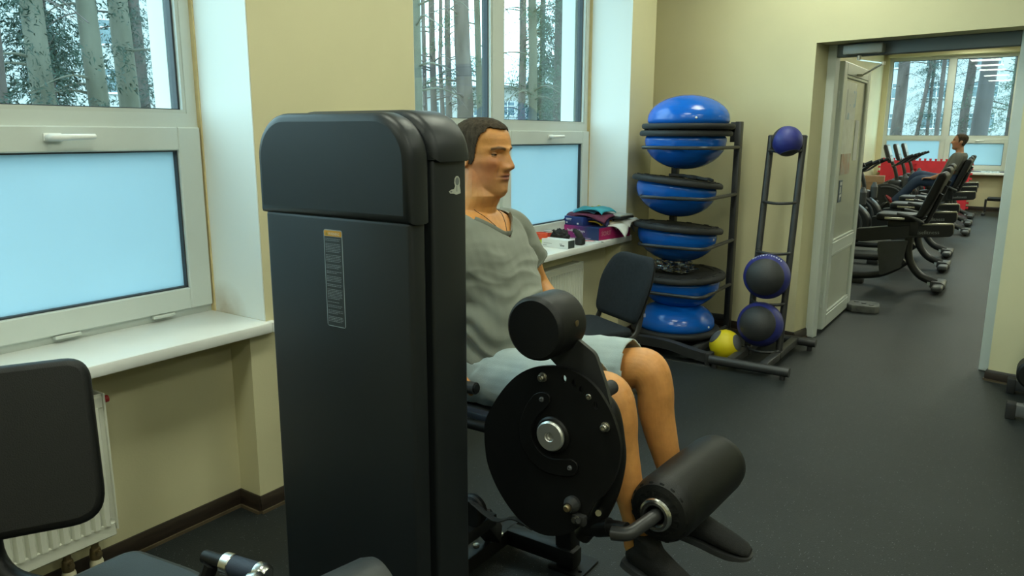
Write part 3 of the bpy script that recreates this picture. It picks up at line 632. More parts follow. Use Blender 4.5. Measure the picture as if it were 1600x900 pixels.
for c in ((-1.315, 1.68), ): g.lathe([(0, -.012), (.045, -.012), (.050, -.006), (.040, 0), (.050, .006), (.045, .012), (0, .012)], 24, M=at((c[0], 1.70, .355), AX_Y)); g.lathe([(0, -.012), (.045, -.012), (.050, -.006), (.040, 0), (.050, .006), (.045, .012), (0, .012)], 24, M=at((c[0]-.01, 1.735, .350), AX_Y))
obj('pulley', g, M['black'], mach)
g = G(IM); g.tube(spline([(-1.31, 1.70, .397), (-1.20, 1.68, .375), (-1.13, 1.675, .405), (-1.06, 1.672, .395)], 4), .012, 6, sq=(.25, 1)); obj('belt', g, M['black_matte'], mach)
g = G(IM); g.box(-1.36, -1.28, 1.42, 1.80, .28, .32, b=.004); g.box(-.03, .03, -.03, .03, 0, .30, b=.004, M=toward((-1.33, 1.78, .30), (-1.46, 2.05, .06))); obj('pulley_bracket', g, M['black'], mach)

# ================================================================== seated machine in the near corner
nloc = Vector((-1.62, .80, 0))
nm = thing('seated_press_machine', 'black padded seat machine in front of the near window and radiator', 'exercise machine', nloc)
IN = inv(nloc)
# backrest: width along d, reclined
D = 1.78
TR = Vector((-1.815, .828, .972)); BR = Vector((-1.690, .820, .625))
d = Vector((.45, .89, 0)).normalized(); upv = (TR-BR).normalized(); upv = (upv - d*upv.dot(d)).normalized(); nv = d.cross(upv).normalized()
if nv.x < 0: nv = -nv
wd, ht = .48, .375
c0 = (TR+BR)/2 - d*(wd/2-.016) + upv*.005
T = Matrix(((d.x, upv.x, nv.x, c0.x), (d.y, upv.y, nv.y, c0.y), (d.z, upv.z, nv.z, c0.z), (0, 0, 0, 1)))
bk = obj('backrest', G(IN).prism(roundpoly([(-wd/2+.04, -ht/2), (wd/2, -ht/2-.01), (wd/2-.006, ht/2), (-wd/2+.04, ht/2)], [.05, .075, .055, .05], 8), -.03, .03, M=T, b=.018), M['leather'], nm, 'large black vinyl backrest', angle=60)
obj('backrest_board', G(IN).prism(roundpoly([(-wd/2+.06, -ht/2+.015), (wd/2-.015, -ht/2+.01), (wd/2-.02, ht/2-.015), (-wd/2+.06, ht/2-.015)], .05, 6), -.042, -.03, M=T), M['black'], bk)
obj('seat', G(IN).prism(roundpoly([(-1.70, .66), (-1.325, .70), (-1.315, .875), (-1.45, .905), (-1.70, .87)], [.04, .05, .05, .09, .05], 6), .455, .520, b=.022), mat('slate_vinyl', (.030, .036, .040), .5, var=.08, vscale=12, bump=.1, bscale=300), nm, 'slate grey vinyl seat', angle=60)
g = G(IN); g.box(-1.62, -1.52, .74, .82, .03, .47, b=.008); g.box(-1.95, -1.05, .72, .82, .03, .09, b=.008); g.box(-1.2, -1.1, .40, 1.10, 0, .05, b=.008); g.box(-1.95, -1.87, .45, 1.1, 0, .05, b=.008)
bq = c0-nv*.055; g.tube(rpath([(-1.57, .77, .45), tuple(c0-nv*.075-upv*.28), tuple(bq-upv*.05)], .08), .026, 12); obj('frame', g, M['black'], nm)
def grip(p, q, r, label, ml):
    p, q = Vector(p), Vector(q); u = (q-p).normalized(); L = (q-p).length
    gi = G(IN); gi.tube([p, q], r, 20); o = obj('hand_grip', gi, ml, nm, label)
    e = G(IN); T = toward(q-u*.010, q+u); e.lathe([(r*.98, 0), (r*1.12, 0), (r*1.14, .014), (r*1.02, .022), (r*.75, .027), (0, .028)], 24, M=T); obj('end_cap', e, M['steel'], o, 'chrome end cap')
    k = G(IN); T = toward(p, q); k.lathe([(r*.9, -.012), (r*1.08, -.012), (r*1.1, .008), (r*1.02, .010)], 24, M=T); obj('grip_collar', k, M['steel'], o); obj('grip_stub', G(IN).tube([p-u*.005, p-u*.07], r*.7, 14), M['black'], o)
    return o
navy = mat('navy_foam_grip', (.022, .032, .055), .6, var=.1, vscale=30, bump=.1, bscale=300)
grip((-1.285, .848, .622), (-1.200, .862, .622), .0205, 'navy foam hand grip with chrome ends', navy)
grip((-1.19, .715, .650), (-1.110, .782, .672), .023, 'hand grip with a bright chrome cap', M['slate'] if 'slate' in M else M['leather'])
obj('grip_arm', G(IN).tube(rpath([(-1.58, .80, .45), (-1.38, .80, .46), (-1.33, .835, .615)], .05), .016, 10).tube(rpath([(-1.40, .78, .45), (-1.26, .64, .55), (-1.22, .69, .64)], .05), .016, 10), M['black'], nm)
P, Q = Vector((-1.085, .66, .575)), Vector((-1.02, 1.025, .575))
u = (Q-P).normalized(); L = (Q-P).length
obj('leg_roller', G(IN).lathe([(0, 0), (.05, 0), (.066, .01), (.072, .03), (.073, L*.5), (.072, L-.03), (.066, L-.01), (.05, L), (0, L)], 36, M=toward(P, Q)), mat('worn_vinyl', (.040, .044, .046), .42, var=.12, vscale=9, bump=.1, bscale=300), nm, 'scuffed dark leg roller')
obj('roller_arm', G(IN).tube(rpath([tuple(P-u*.06), tuple(P+u*.05)], .01), .016, 10).tube(rpath([(-1.56, .72, .42), (-1.3, .60, .43), tuple(P-u*.05)], .06), .018, 10), M['black'], nm)
# ================================================================== stacking chair by the rack
def make_chair():
    bc = Vector((-1.83, 3.75)); wv = Vector((-.87, .49)).normalized(); nv = Vector((-wv.y, wv.x))   # wv across the back, nv from back to seat
    if nv.x > 0: nv = -nv
    sc = bc + nv*.23
    rz = math.atan2(-wv.x, wv.y)            # local y = wv
    loc = Vector((sc.x, sc.y, 0)); ang = math.atan2(wv.y, wv.x) - PI/2
    c = thing('stacking_chair', 'charcoal fabric stacking chair with black tube frame beside the ball rack', 'chair', loc, ang)
    f = (Matrix.Rotation(-ang, 2) @ nv)      # seat direction in local coordinates, along +-x
    sx = 1 if f.x > 0 else -1
    def X(x): return x*sx
    seat = roundpoly([(X(-.20), -.215), (X(.22), -.225), (X(.22), .225), (X(-.20), .215)], .07, 6)
    obj('seat', G().prism(seat, .43, .475, b=.018), M['fabric'], c, angle=60)
    obj('seat_pan', G().prism([(x*.96, y*.96) for x, y in seat], .418, .432), M['black_matte'], c)
    # backrest: curved padded shield
    rows = []
    n = 15; m = 13
    def prof(v): return .195+.022*math.sin(PI*min(1, v*1.15))-.055*max(0, v-.72)**1.5*4
    for thick in (0,):
        g = G(); fr = []; bk = []
        out = roundpoly([(-.205, -.01), (.205, -.01), (.24, .20), (.185, .345), (-.185, .345), (-.24, .20)], [.06, .06, .07, .09, .09, .07], 6)
        def P(y, z, off):
            lean = .34*z; cur = .035*(1-(y/.21)**2)
            return (X(-.205-lean-cur+off), y, .50+z)
        ctr = (0, .17); rings = []
        for k, (s, o) in enumerate(((.0, .020), (.2, .020), (.4, .020), (.6, .020), (.85, .018), (.95, .012), (1., .0), (.96, -.012), (.85, -.016), (.4, -.017), (.0, -.017))):
            rings.append([P(ctr[0]+(y-ctr[0])*s, ctr[1]+(z-ctr[1])*s, o) for y, z in out])
        g.loft(rings, caps=False); obj('backrest', g, M['fabric'], c, 'padded charcoal backrest', angle=70)
        rings = [[P(ctr[0]+(y-ctr[0])*s, ctr[1]+(z-ctr[1])*s, o) for y, z in out] for s, o in ((.0, -.026), (.9, -.025), (.98, -.014), (.93, -.010), (0, -.012))]
        g = G(); g.loft(rings, caps=False); obj('back_shell', g, M['black_matte'], c, angle=60)
    for s in (-1, 1):
        y = s*.20
        obj('side_frame', G().tube(rpath([(X(.24), y*1.18, .012), (X(.20), y*1.12, .40), (X(-.10), y*1.08, .415), (X(-.215), y, .425), (X(-.30), y*.88, .72)], .06), .0125, 10, sq=(1.3, .8)), M['darkmetal'], c)
        obj('rear_leg', G().tube(rpath([(X(-.10), y*1.08, .405), (X(-.27), y*1.2, .012)], .05), .0125, 10, sq=(1.3, .8)), M['darkmetal'], c)
        for xx in (.24, -.27):
            obj('foot_cap', G().tube([(X(xx), y*1.19, 0), (X(xx), y*1.19, .03)], .016, 10), M['black_matte'], c)
    obj('cross_bar', G().tube([(X(-.05), -.22, .41), (X(-.05), .22, .41)], .011, 8).tube([(X(.15), -.22, .41), (X(.15), .22, .41)], .011, 8), M['darkmetal'], c)
    obj('maker_tag', G().box(X(-.262)-.006, X(-.262)+.006, -.203, -.199, .535, .555), mat('pale_blue_tag', (.30, .36, .60), .4, var=.05), c, 'small pale blue tag')
    return c
make_chair()

# ================================================================== rack with balance domes
rl = Vector((-2.0, 5.15, 0)); rk = thing('balance_dome_rack', 'dark grey two post rack holding blue balance domes beside the window pier', 'rack', rl); IR = inv(rl)
ry = 5.50
for x in (-1.775, -2.245):
    obj('post', G(IR).box(x-.022, x+.022, ry-.03, ry+.03, .03, 1.595, b=.004), M['darkmetal'], rk)
obj('post_plate', G(IR).box(-1.835, -1.796, ry-.012, ry+.0, 1.45, 1.592, b=.003), M['darkmetal'], rk)
obj('post_brace', G(IR).box(-2.225, -1.795, ry-.012, ry+.012, .12, .17, b=.003).box(-2.225, -1.795, ry-.012, ry+.012, 1.52, 1.56, b=.003), M['darkmetal'], rk)
LV = (1.415, 1.080, .745, .412)
for z in LV:
    obj('shelf_hoop', G(IR).tube(rpath([(-1.765, ry-.02, z), (-1.755, 4.85, z), (-2.245, 4.84, z), (-2.25, ry-.02, z)], .09), .0125, 10), M['darkmetal'], rk)
obj('base_hoop', G(IR).tube(rpath([(-1.775, ry-.02, .085), (-1.80, 4.96, .085), (-2.24, 4.95, .085), (-2.245, ry-.02, .085)], .08), .0125, 10), M['darkmetal'], rk)
obj('front_foot', G(IR).tube(spline([(-2.52, 4.76, .035), (-2.42, 4.76, .055), (-2.2, 4.755, .088), (-1.95, 4.75, .09), (-1.77, 4.745, .062), (-1.64, 4.74, .045)], 5), .042, 4, sq=(1.0, 1.0)), M['darkmetal'], rk, 'arched flat front foot', angle=40)
obj('foot_cap', G(IR).box(-1.655, -1.615, 4.70, 4.78, .0, .085, b=.008), M['black_matte'], rk)
obj('side_rail', G(IR).box(-1.80, -1.75, 4.74, 5.53, .03, .075, b=.005).box(-2.27, -2.22, 4.75, 5.53, .03, .075, b=.005), M['darkmetal'], rk)

def make_dome(label, loc, up=True, rz=0.0, tilt=(0, 0), squash=None):
    squash = squash or (1.0 if up else 1.2)
    t = thing('balance_dome', label, 'balance trainer', loc, 0, 'blue balance domes in the rack')
    R = Matrix.Rotation(tilt[0], 4, 'X') @ Matrix.Rotation(tilt[1], 4, 'Y')
    if not up: R = R @ Matrix.Rotation(PI, 4, 'X')
    R = R @ Matrix.Rotation(rz, 4, 'Z')
    g = G(R); g.lathe([(0, 0), (.300, 0), (.312, .006), (.3175, .016), (.3175, .030), (.312, .038), (.296, .040), (0, .040)], 64); pl = obj('platform', g, M['black_matte'], t, 'black rubber platform', angle=40)
    p = [(.268, .040), (.278, .05), (.280, .066)]
    h = .168*squash
    for k in range(1, 25):
        a = PI/2*k/24; r = .280*math.cos(a); z = .066+h*math.sin(a)
        p.append((r+(.0012 if k % 3 == 0 else 0), z))
    p[-1] = (0, p[-1][1])
    dm = obj('dome', G(R).lathe(p, 64), M['blue_dome'], t, 'glossy blue inflated dome', angle=80)
    for a in (200, 245, 330):
        T = Matrix.Rotation(math.radians(a), 4, 'Z') @ Matrix.Translation((.2905, 0, .062)) @ Matrix.Rotation(math.radians(82), 4, 'Y')
        pass
    T = Matrix.Rotation(math.radians(250), 4, 'Z') @ Matrix.Translation((.277, 0, .075)) @ Matrix.Rotation(math.radians(80), 4, 'Y')
    obj('plug', G(R).lathe([(.0, 0), (.008, 0), (.008, .006), (.004, .008), (0, .008)], 12, M=T), M['paper'], dm, 'white plug')
    g = G(R)
    for a in range(0, 360, 30): g.box(-.02, .02, .268, .29, -.006, 0, b=.003, seg=1, M=Matrix.Rotation(math.radians(a), 4, 'Z'))
    g.lathe([(.235, 0), (.235, -.004), (.255, -.004), (.255, 0)], 48); gs = obj('grip_pads', g, M['black_matte'], pl)
    return t
cx, cyy = -2.02, 5.13
def on_hoop(z): return z + .124        # height of the platform plane when the dome hangs in a hoop
make_dome('blue balance dome hanging dome down in the top hoop under another one', (cx-.01, cyy, on_hoop(LV[0])-.008), up=False, rz=.4)
make_dome('blue balance dome lying dome up on top of the rack', (cx+.005, cyy, on_hoop(LV[0])-.002), up=True, rz=.9)
make_dome('blue balance dome hanging tilted in the second hoop with straps on it', (cx-.045, cyy-.02, on_hoop(LV[1])-.006), up=False, rz=1.3, tilt=(math.radians(-4), math.radians(5)))
make_dome('blue balance dome hanging dome down in the third hoop', (cx-.03, cyy-.01, on_hoop(LV[2])+.005), up=False, rz=2.0, tilt=(math.radians(-4), math.radians(3)))
make_dome('blue balance dome hanging dome down in the lowest hoop under a clear bag', (cx, cyy, on_hoop(LV[3])), up=False, rz=.2, tilt=(math.radians(2), 0))
make_dome('blue balance dome standing dome up on the rack base', (cx-.01, cyy-.03, .099), up=True, rz=1.7)
# straps on the second dome and crumpled bag on the lowest hanging one
random.seed(5)
g = G(); g.tube(spline([(-.10, -.02, .01), (-.02, .03, .018), (.06, -.02, .014), (.13, .03, .012), (.18, 0, .016), (.22, -.03, .010)], 5), .011, 8, sq=(1, .6)); g.tube(spline([(-.05, .04, .012), (.04, .05, .02), (.12, -.03, .018), (.19, -.05, .012)], 5), .010, 8, sq=(1, .6))
sl = Vector((-1.98, 5.0, on_hoop(LV[1])-.006))
st = obj('resistance_strap', g, M['black_matte']); st.location = (sl.x, sl.y, sl.z+.009); st.rotation_euler = (math.radians(-4), math.radians(5), 0); tag(st, 'black strap lying on the tilted dome in the second hoop', 'strap')
def crumple(name, c, r, seed, m, amp=.35):
    bm = bmesh.new(); bmesh.ops.create_icosphere(bm, subdivisions=4, radius=1)
    for v in bm.verts:
        p = v.co.copy(); q = p*1.7+Vector((seed, 0, 0)); k = 1+amp*(abs(noise.noise(q*1.5))*1.6-.5)+amp*.5*abs(noise.noise(q*4)); v.co = Vector((p.x*r[0]*k, p.y*r[1]*k, max(0.0, (p.z+.75)*r[2]*k)))
    g = G(); g.bm(bm); o = obj(name, g, m, angle=28); o.location = c; return o
pm = bpy.data.materials.new('clear_plastic_film'); pm.use_nodes = True; nt = pm.node_tree; nt.nodes.clear()
o_ = nt.nodes.new('ShaderNodeOutputMaterial'); a_ = nt.nodes.new('ShaderNodeBsdfTransparent'); b_ = nt.nodes.new('ShaderNodeBsdfGlossy'); x_ = nt.nodes.new('ShaderNodeMixShader'); lw = nt.nodes.new('ShaderNodeLayerWeight'); lw.inputs[0].default_value = .68
a_.inputs[0].default_value = (.90, .92, .92, 1); b_.inputs['Roughness'].default_value = .12; nt.links.new(lw.outputs['Facing'], x_.inputs[0]); nt.links.new(a_.outputs[0], x_.inputs[1]); nt.links.new(b_.outputs[0], x_.inputs[2]); nt.links.new(x_.outputs[0], o_.inputs[0])
M['film'] = pm
b = crumple('plastic_bag', (-2.045, 5.05, on_hoop(LV[3])+.002), (.15, .10, .055), 3.1, M['film'], .36); tag(b, 'crumpled clear plastic bag on the lowest hanging dome', 'bag')
hs = obj('bag_handle', G().tube(spline([(-.02, .02, .055), (.0, .03, .092), (.05, .03, .098), (.085, .01, .06)], 5), .004, 6), M['black_matte'], b)
obj('band', G().tube(spline([(-.10, 0, .03), (-.04, -.03, .035), (.03, .02, .04), (.10, -.01, .03)], 5), .014, 8), M['black_matte'], b)

# ================================================================== medicine ball rack
bl = Vector((-1.37, 5.05, 0)); br = thing('medicine_ball_rack', 'black ladder shaped rack for medicine balls against the wall', 'rack', bl); IB = inv(bl)
xl, xr = -1.478, -1.268
def ly(z): return 5.045 + (z-.05)*.158
for x in (xl, xr):
    obj('upright', G(IB).tube([(x, ly(.06), .06), (x, ly(1.49), 1.49)], .0225, 14).lathe([(0, 0), (.023, 0), (.023, .012), (.015, .018), (0, .018)], 14, M=at((x, ly(1.49), 1.485))), M['darkmetal'], br)
    obj('floor_rail', G(IB).box(x-.026, x+.026, 4.70, 5.47, .035, .085, b=.006), M['darkmetal'], br)
    obj('sleeve', G(IB).box(x-.030, x+.030, 4.99, 5.0, .031, .089, b=.004, seg=1), M['black_matte'], br)
for z in (1.402, 1.066, .735, .400, .085):
    y = ly(z)
    obj('rung', G(IB).tube(spline([(xl, y-.015, z), (xl+.02, y-.055, z-.004), ((xl+xr)/2, y-.085, z-.008), (xr-.02, y-.055, z-.004), (xr, y-.015, z)], 5), .010, 10), M['darkmetal'], br)
obj('front_bar', G(IB).tube([(-1.615, 4.69, .052), (-1.105, 4.69, .052)], .030, 18), M['darkmetal'], br, 'round front floor bar')
obj('rear_bar', G(IB).tube([(-1.60, 5.47, .06), (-1.125, 5.47, .06)], .030, 18), M['darkmetal'], br)
for x, y in ((-1.145, 4.69), (-1.58, 4.69), (-1.165, 5.47), (-1.56, 5.47)):
    obj('rubber_foot', G(IB).tube([(x, y, 0), (x, y, .03)], .018, 12), M['black_matte'], br)
NAVY = mat('navy_blue_rubber', (.022, .028, .20), .48, var=.1, vscale=10, bump=.15, bscale=250); BLK = mat('black_grip_rubber', (.026, .028, .030), .55, var=.15, vscale=9, bump=.2, bscale=250)
YEL = mat('yellow_rubber', (.62, .50, .005), .5, var=.06, vscale=8, bump=.15, bscale=250); GRY = mat('grey_grip_rubber', (.075, .08, .085), .6, var=.1, vscale=9, bump=.2, bscale=250)
def med_ball(name, label, loc, r, dirs, shell, cap, caplabel, ang):
    t = thing(name, label, 'medicine ball', loc, 0, 'medicine balls'); n = 40
    obj('shell', G().ball((0, 0, 0), r, 40, 24), shell, t, angle=0)
    for dv, a in zip(dirs, ang):
        T = toward((0, 0, 0), dv); g = G(); R = r*1.012; k = 14
        g.lathe([(0, R)]+[(R*math.sin(a*i/k), R*math.cos(a*i/k)) for i in range(1, k+1)]+[(r*.995*math.sin(a*1.02), r*.995*math.cos(a*1.02))], 40, M=T); obj('grip_panel', g, cap, t, caplabel, angle=0, )
    return t
tocam = Vector((.30, -.92, .20))
b1 = med_ball('medicine_ball', 'small navy and black medicine ball on the top rung of the ladder rack', (-1.352, 5.19, 1.462), .098, [(-.9, .25, .35), (.3, -.2, -.92)], NAVY, BLK, 'black rubber panel', [1.0, .62])
b2 = med_ball('medicine_ball', 'navy medicine ball with black panel and white lettering, upper of the big pair', (-1.375, 5.02, .582), .150, [(.14, -.97, .12), (-.1, .95, 0)], NAVY, BLK, 'black round rubber panel', [.93, .8])
b3 = med_ball('medicine_ball', 'navy medicine ball with a wide black panel, on the lowest rung', (-1.39, 5.00, .258), .150, [(.08, -.95, .25), (-.1, .95, 0)], NAVY, BLK, 'black round rubber panel', [.88, .8])
b4 = med_ball('medicine_ball', 'small yellow medicine ball with grey patches on the floor', (-1.586, 4.90, .105), .105, [(-.75, -.45, .75), (.92, -.1, .35)], YEL, GRY, 'grey rubber patch', [.52, .55])
# lettering along the top of the blue ball
wt = mat('white_lettering', (.75, .78, .85), .5, var=.03); word = 'Pulsefitness'
F = Vector((.14, -.97, .12)).normalized(); Rr = Vector((0, 0, 1)).cross(F).normalized(); Uu = F.cross(Rr).normalized()
ltr = G()
for i, ch in enumerate(word):
    ph = math.radians(128 - i*76/(len(word)-1)); rad = Rr*math.cos(ph)+Uu*math.sin(ph); th = 1.17
    n = (F*math.cos(th)+rad*math.sin(th)).normalized(); t = (Rr*math.sin(ph)-Uu*math.cos(ph)).normalized(); up = n.cross(t)
    MM = Matrix(((t.x, up.x, n.x, n.x*.1512), (t.y, up.y, n.y, n.y*.1512), (t.z, up.z, n.z, n.z*.1512), (0, 0, 0, 1)))
    tm = text_mesh('letter', ch, .030, .0006, wt, MM, None, 'CENTER'); ltr.add([v.co[:] for v in tm.data.vertices], [list(p.vertices) for p in tm.data.polygons]); bpy.data.objects.remove(tm)
obj('lettering', ltr, wt, b2, 'white curved lettering', angle=0, fix=False)

# ================================================================== things on the far window sill
zs = ZS
def rbox(name, label, cat, loc, rz, dims, m, b=.002, group=None):
    o = obj(name, G().box(-dims[0]/2, dims[0]/2, -dims[1]/2, dims[1]/2, 0, dims[2], b=b, seg=1), m); o.location = loc; o.rotation_euler = (0, 0, rz); return tag(o, label, cat, group)
def grad_mat():
    m = mat('magenta_to_navy_print', (.3, .02, .15), .35); nt = m.node_tree; b = nt.nodes['Principled BSDF']
    tc = nt.nodes.new('ShaderNodeTexCoord'); sx = nt.nodes.new('ShaderNodeSeparateXYZ'); r = nt.nodes.new('ShaderNodeValToRGB'); mr = nt.nodes.new('ShaderNodeMapRange')
    n = nt.nodes.new('ShaderNodeTexNoise'); n.inputs['Scale'].default_value = 6; ad = nt.nodes.new('ShaderNodeMath'); ad.operation = 'MULTIPLY_ADD'; ad.inputs[1].default_value = .06
    mr.inputs['From Min'].default_value = -.17; mr.inputs['From Max'].default_value = .17
    nt.links.new(tc.outputs['Object'], sx.inputs[0]); nt.links.new(tc.outputs['Object'], n.inputs['Vector']); nt.links.new(n.outputs['Fac'], ad.inputs[0]); nt.links.new(sx.outputs[0], ad.inputs[2]); nt.links.new(ad.outputs[0], mr.inputs[0])
    e = r.color_ramp.elements; e[0].position = .2; e[0].color = (.36, .015, .18, 1); e[1].position = .85; e[1].color = (.012, .035, .13, 1); k = e.new(.55); k.color = (.12, .02, .16, 1)
    nt.links.new(mr.outputs[0], r.inputs[0]); nt.links.new(r.outputs[0], b.inputs['Base Color']); return m
bx = thing('game_box', 'flat magenta and navy cardboard box with white lettering on the window sill', 'box', (-2.56, 4.835, zs), -.19+.03)
BW, BD, BH = .335, .375, .088
obj('carton', G().box(-BW/2, BW/2, -BD/2, BD/2, 0, BH, b=.002, seg=1), grad_mat(), bx)
obj('end_face', G().box(BW/2, BW/2+.001, -BD/2+.002, BD/2-.002, .002, BH-.002), mat('crimson_print', (.32, .015, .09), .35, var=.2, vscale=12), bx, 'crimson end of the box')
pk = mat('pale_print', (.70, .66, .72), .5, var=.05)
FT = Matrix.Translation((-.115, -BD/2-.0006, .046)) @ Matrix.Rotation(PI/2, 4, 'X')
text_mesh('box_title', 'Studija - Ulteya', .026, .0004, pk, FT, bx)
text_mesh('box_subtitle', 'KOMANDINIS', .013, .0003, mat('tan_print', (.35, .25, .28), .5, var=.05), Matrix.Translation((-.055, -BD/2-.0006, .028)) @ Matrix.Rotation(PI/2, 4, 'X'), bx)
obj('printed_line', G().box(-.02, .10, -BD/2-.0008, -BD/2, .008, .0105).box(-.06, .09, -BD/2-.0008, -BD/2, .003, .0045), mat('pink_print', (.55, .35, .55), .5, var=.05), bx)
text_mesh('end_text', 'SORT', .045, .0004, mat('rose_print', (.45, .20, .22), .5, var=.05), Matrix.Translation((BW/2+.001, -BD/2+.03, .03)) @ Matrix.Rotation(PI/2, 4, 'Z') @ Matrix.Rotation(PI/2, 4, 'X'), bx)
nb = thing('navy_box', 'small navy box standing on the magenta box beside the frosted pane', 'box', (-2.635, 4.78, zs+BH), -.16)
obj('carton', G().box(-.085, .085, -.11, .11, 0, .062, b=.002, seg=1), mat('navy_print', (.012, .03, .16), .35, var=.25, vscale=14), nb)
obj('printed_marks', G().box(-.07, -.02, -.1112, -.11, .042, .047).box(-.065, -.025, -.1112, -.11, .034, .037).box(-.07, -.055, -.1112, -.11, .012, .022).box(.03, .045, -.1112, -.11, .008, .02), pk, nb)
def cloth(name, label, cat, c, sx, sy, h, m, seed, rz, sag=.03, group=None, nn=22):
    g = G(); V = []; fs = []
    for i in range(nn):
        for j in range(nn):
            u, v = i/(nn-1)*2-1, j/(nn-1)*2-1
            e = max(abs(u), abs(v)); z = h*(.55+.45*noise.noise(Vector((u*1.3+seed, v*1.3, seed))))*(1-.25*e**6) - sag*max(0, u*u+v*v-.9)
            V.append((u*sx+.012*noise.noise(Vector((v*2, seed, u))), v*sy+.012*noise.noise(Vector((u*2, seed+4, v))), z))
    for i in range(nn-1):
        for j in range(nn-1): fs.append((i*nn+j, (i+1)*nn+j, (i+1)*nn+j+1, i*nn+j+1))
    g.add(V, fs); o = obj(name, g, m, angle=60); o.location = c; o.rotation_euler = (0, 0, rz)
    md = o.modifiers.new('thickness', 'SOLIDIFY'); md.thickness = .006; return tag(o, label, cat, group)
top = zs+BH+.062
cloth('navy_pouch', 'navy fabric pouch sagging over the yellow folder', 'pouch', (-2.55, 4.80, zs+BH+.045), .13, .10, .022, mat('navy_fabric', (.020, .022, .09), .8, var=.2, vscale=40), 2.2, .1, .05)
cloth('yellow_folder', 'yellow folder edge showing under the navy pouch', 'folder', (-2.52, 4.80, zs+BH+.028), .085, .09, .014, mat('yellow_card', (.62, .36, .02), .6, var=.1, vscale=10), 7.7, -.1, .02)
cloth('maroon_bag', 'maroon soft bag draped across the navy box', 'bag', (-2.575, 4.80, top+.004), .175, .12, .032, mat('maroon_fabric', (.11, .018, .05), .8, var=.25, vscale=30, bump=.2, bscale=300), 1.1, -.05, .05)
cloth('turquoise_pouch', 'turquoise zip pouch lying on top of the maroon bag', 'pouch', (-2.555, 4.80, top+.038), .125, .09, .036, mat('turquoise_fabric', (.03, .30, .38), .55, var=.25, vscale=9, bump=.1, bscale=200), 4.3, -.12, .03)
cloth('blue_cloth', 'pale blue cloth corner under the turquoise pouch', 'cloth', (-2.62, 4.80, top+.033), .085, .06, .02, mat('pale_blue_cloth', (.15, .36, .52), .6, var=.15, vscale=12), 9.3, .2, .02)
obj_y = cloth('yellow_cloth', 'yellow cloth scrap showing behind the turquoise pouch', 'cloth', (-2.60, 4.92, top+.035), .05, .03, .035, mat('yellow_cloth', (.6, .42, .02), .7, var=.1), 6.1, .0, .01)
for k, (c, sx, sy, h, seed, rz, lb) in enumerate((((-2.44, 4.90, zs+BH+.004), .115, .16, .022, 3.3, .25, 'bent white paper sheet drooping over the crimson end of the box'),
                                  ((-2.455, 4.95, zs+BH+.020), .11, .15, .016, 5.2, -.15, 'cream paper sheet in the middle of the sill paper pile'),
                                  ((-2.43, 5.00, zs+BH+.030), .105, .14, .014, 8.8, .1, 'white printed sheet at the top of the sill paper pile'))):
    cloth('paper_sheet', lb, 'paper', c, sx, sy, h, M['paper'] if k != 1 else mat('cream_paper', (.58, .54, .44), .7, var=.06, vscale=10), seed, rz, .075 if k == 0 else .04, 'papers on the window sill')
tb = thing('silver_tablet', 'flat grey silver device in a black sleeve on the paper pile', 'tablet', (-2.45, 4.90, zs+BH+.050), -.16)
obj('sleeve', G().box(-.115, .115, -.085, .085, 0, .016, b=.006), M['black_matte'], tb); obj('plate', G().box(-.10, .11, -.075, .08, .016, .028, b=.004), mat('silver_plastic', (.38, .40, .38), .35, var=.05), tb)
obj('clip', G().box(-.112, -.096, -.07, .07, .017, .032, b=.003), M['paper'], tb)
wb = thing('white_carton', 'small white carton with dark end near the sill edge', 'box', (-2.50, 4.20, zs), -.06)
obj('carton', G().box(-.105, .105, -.04, .04, 0, .055, b=.0015, seg=1), mat('white_card', (.74, .78, .78), .5, var=.03, vscale=9), wb)
obj('end_face', G().box(.105, .106, -.036, .036, .003, .052), mat('dark_green_card', (.035, .05, .048), .5, var=.1), wb, 'dark green end')
obj('printed_marks', G().box(.045, .078, -.0408, -.04, .014, .024).box(.04, .06, -.0408, -.04, .027, .031).box(-.09, -.06, -.0406, -.04, .012, .015).box(-.085, -.02, -.0406, -.04, .026, .028), mat('grey_print', (.22, .24, .24), .5, var=.1), wb)
cp = thing('orange_lime_tub', 'orange and lime striped tub beside the man on the sill', 'tub', (-2.63, 4.20, zs))
obj('lower_band', G().lathe([(0, 0), (.040, 0), (.042, .008)], 28), mat('orange_plastic', (.62, .10, .03), .4, var=.05), cp); obj('middle_band', G().lathe([(.042, .008), (.044, .045)], 28), mat('lime_plastic', (.38, .55, .02), .4, var=.05), cp)
obj('upper_band', G().lathe([(.044, .045), (.046, .082), (.044, .086), (.036, .086), (.035, .07), (0, .07)], 28), mat('vermilion_plastic', (.62, .07, .025), .4, var=.05), cp)
c2 = thing('red_tub', 'small red lidded tub behind the white carton', 'tub', (-2.66, 4.36, zs)); obj('body', G().lathe([(0, 0), (.036, 0), (.038, .07), (0, .07)], 24), mat('red_plastic', (.50, .05, .03), .4, var=.05), c2); obj('lid', G().lathe([(0, .07), (.041, .07), (.041, .082), (0, .084)], 24), mat('clear_lid', (.55, .48, .45), .3, var=.05), c2)
h1 = crumple('black_gloves', (-2.585, 4.36, zs), (.075, .045, .055), 7.4, M['black_matte'], .22); tag(h1, 'crumpled black gloves behind the white carton', 'gloves')
h2 = obj('massage_tool', G().tube(spline([(0, .02, .02), (.0, .0, .05), (-.03, 0, .085), (-.05, .01, .09)], 5), [.02]*5+[.022]*5+[.016]*6, 12).box(-.03, .03, -.025, .025, 0, .05, b=.01), M['black_matte']); h2.location = (-2.435, 4.38, zs); tag(h2, 'black plastic hand tool standing next to the white carton', 'tool')
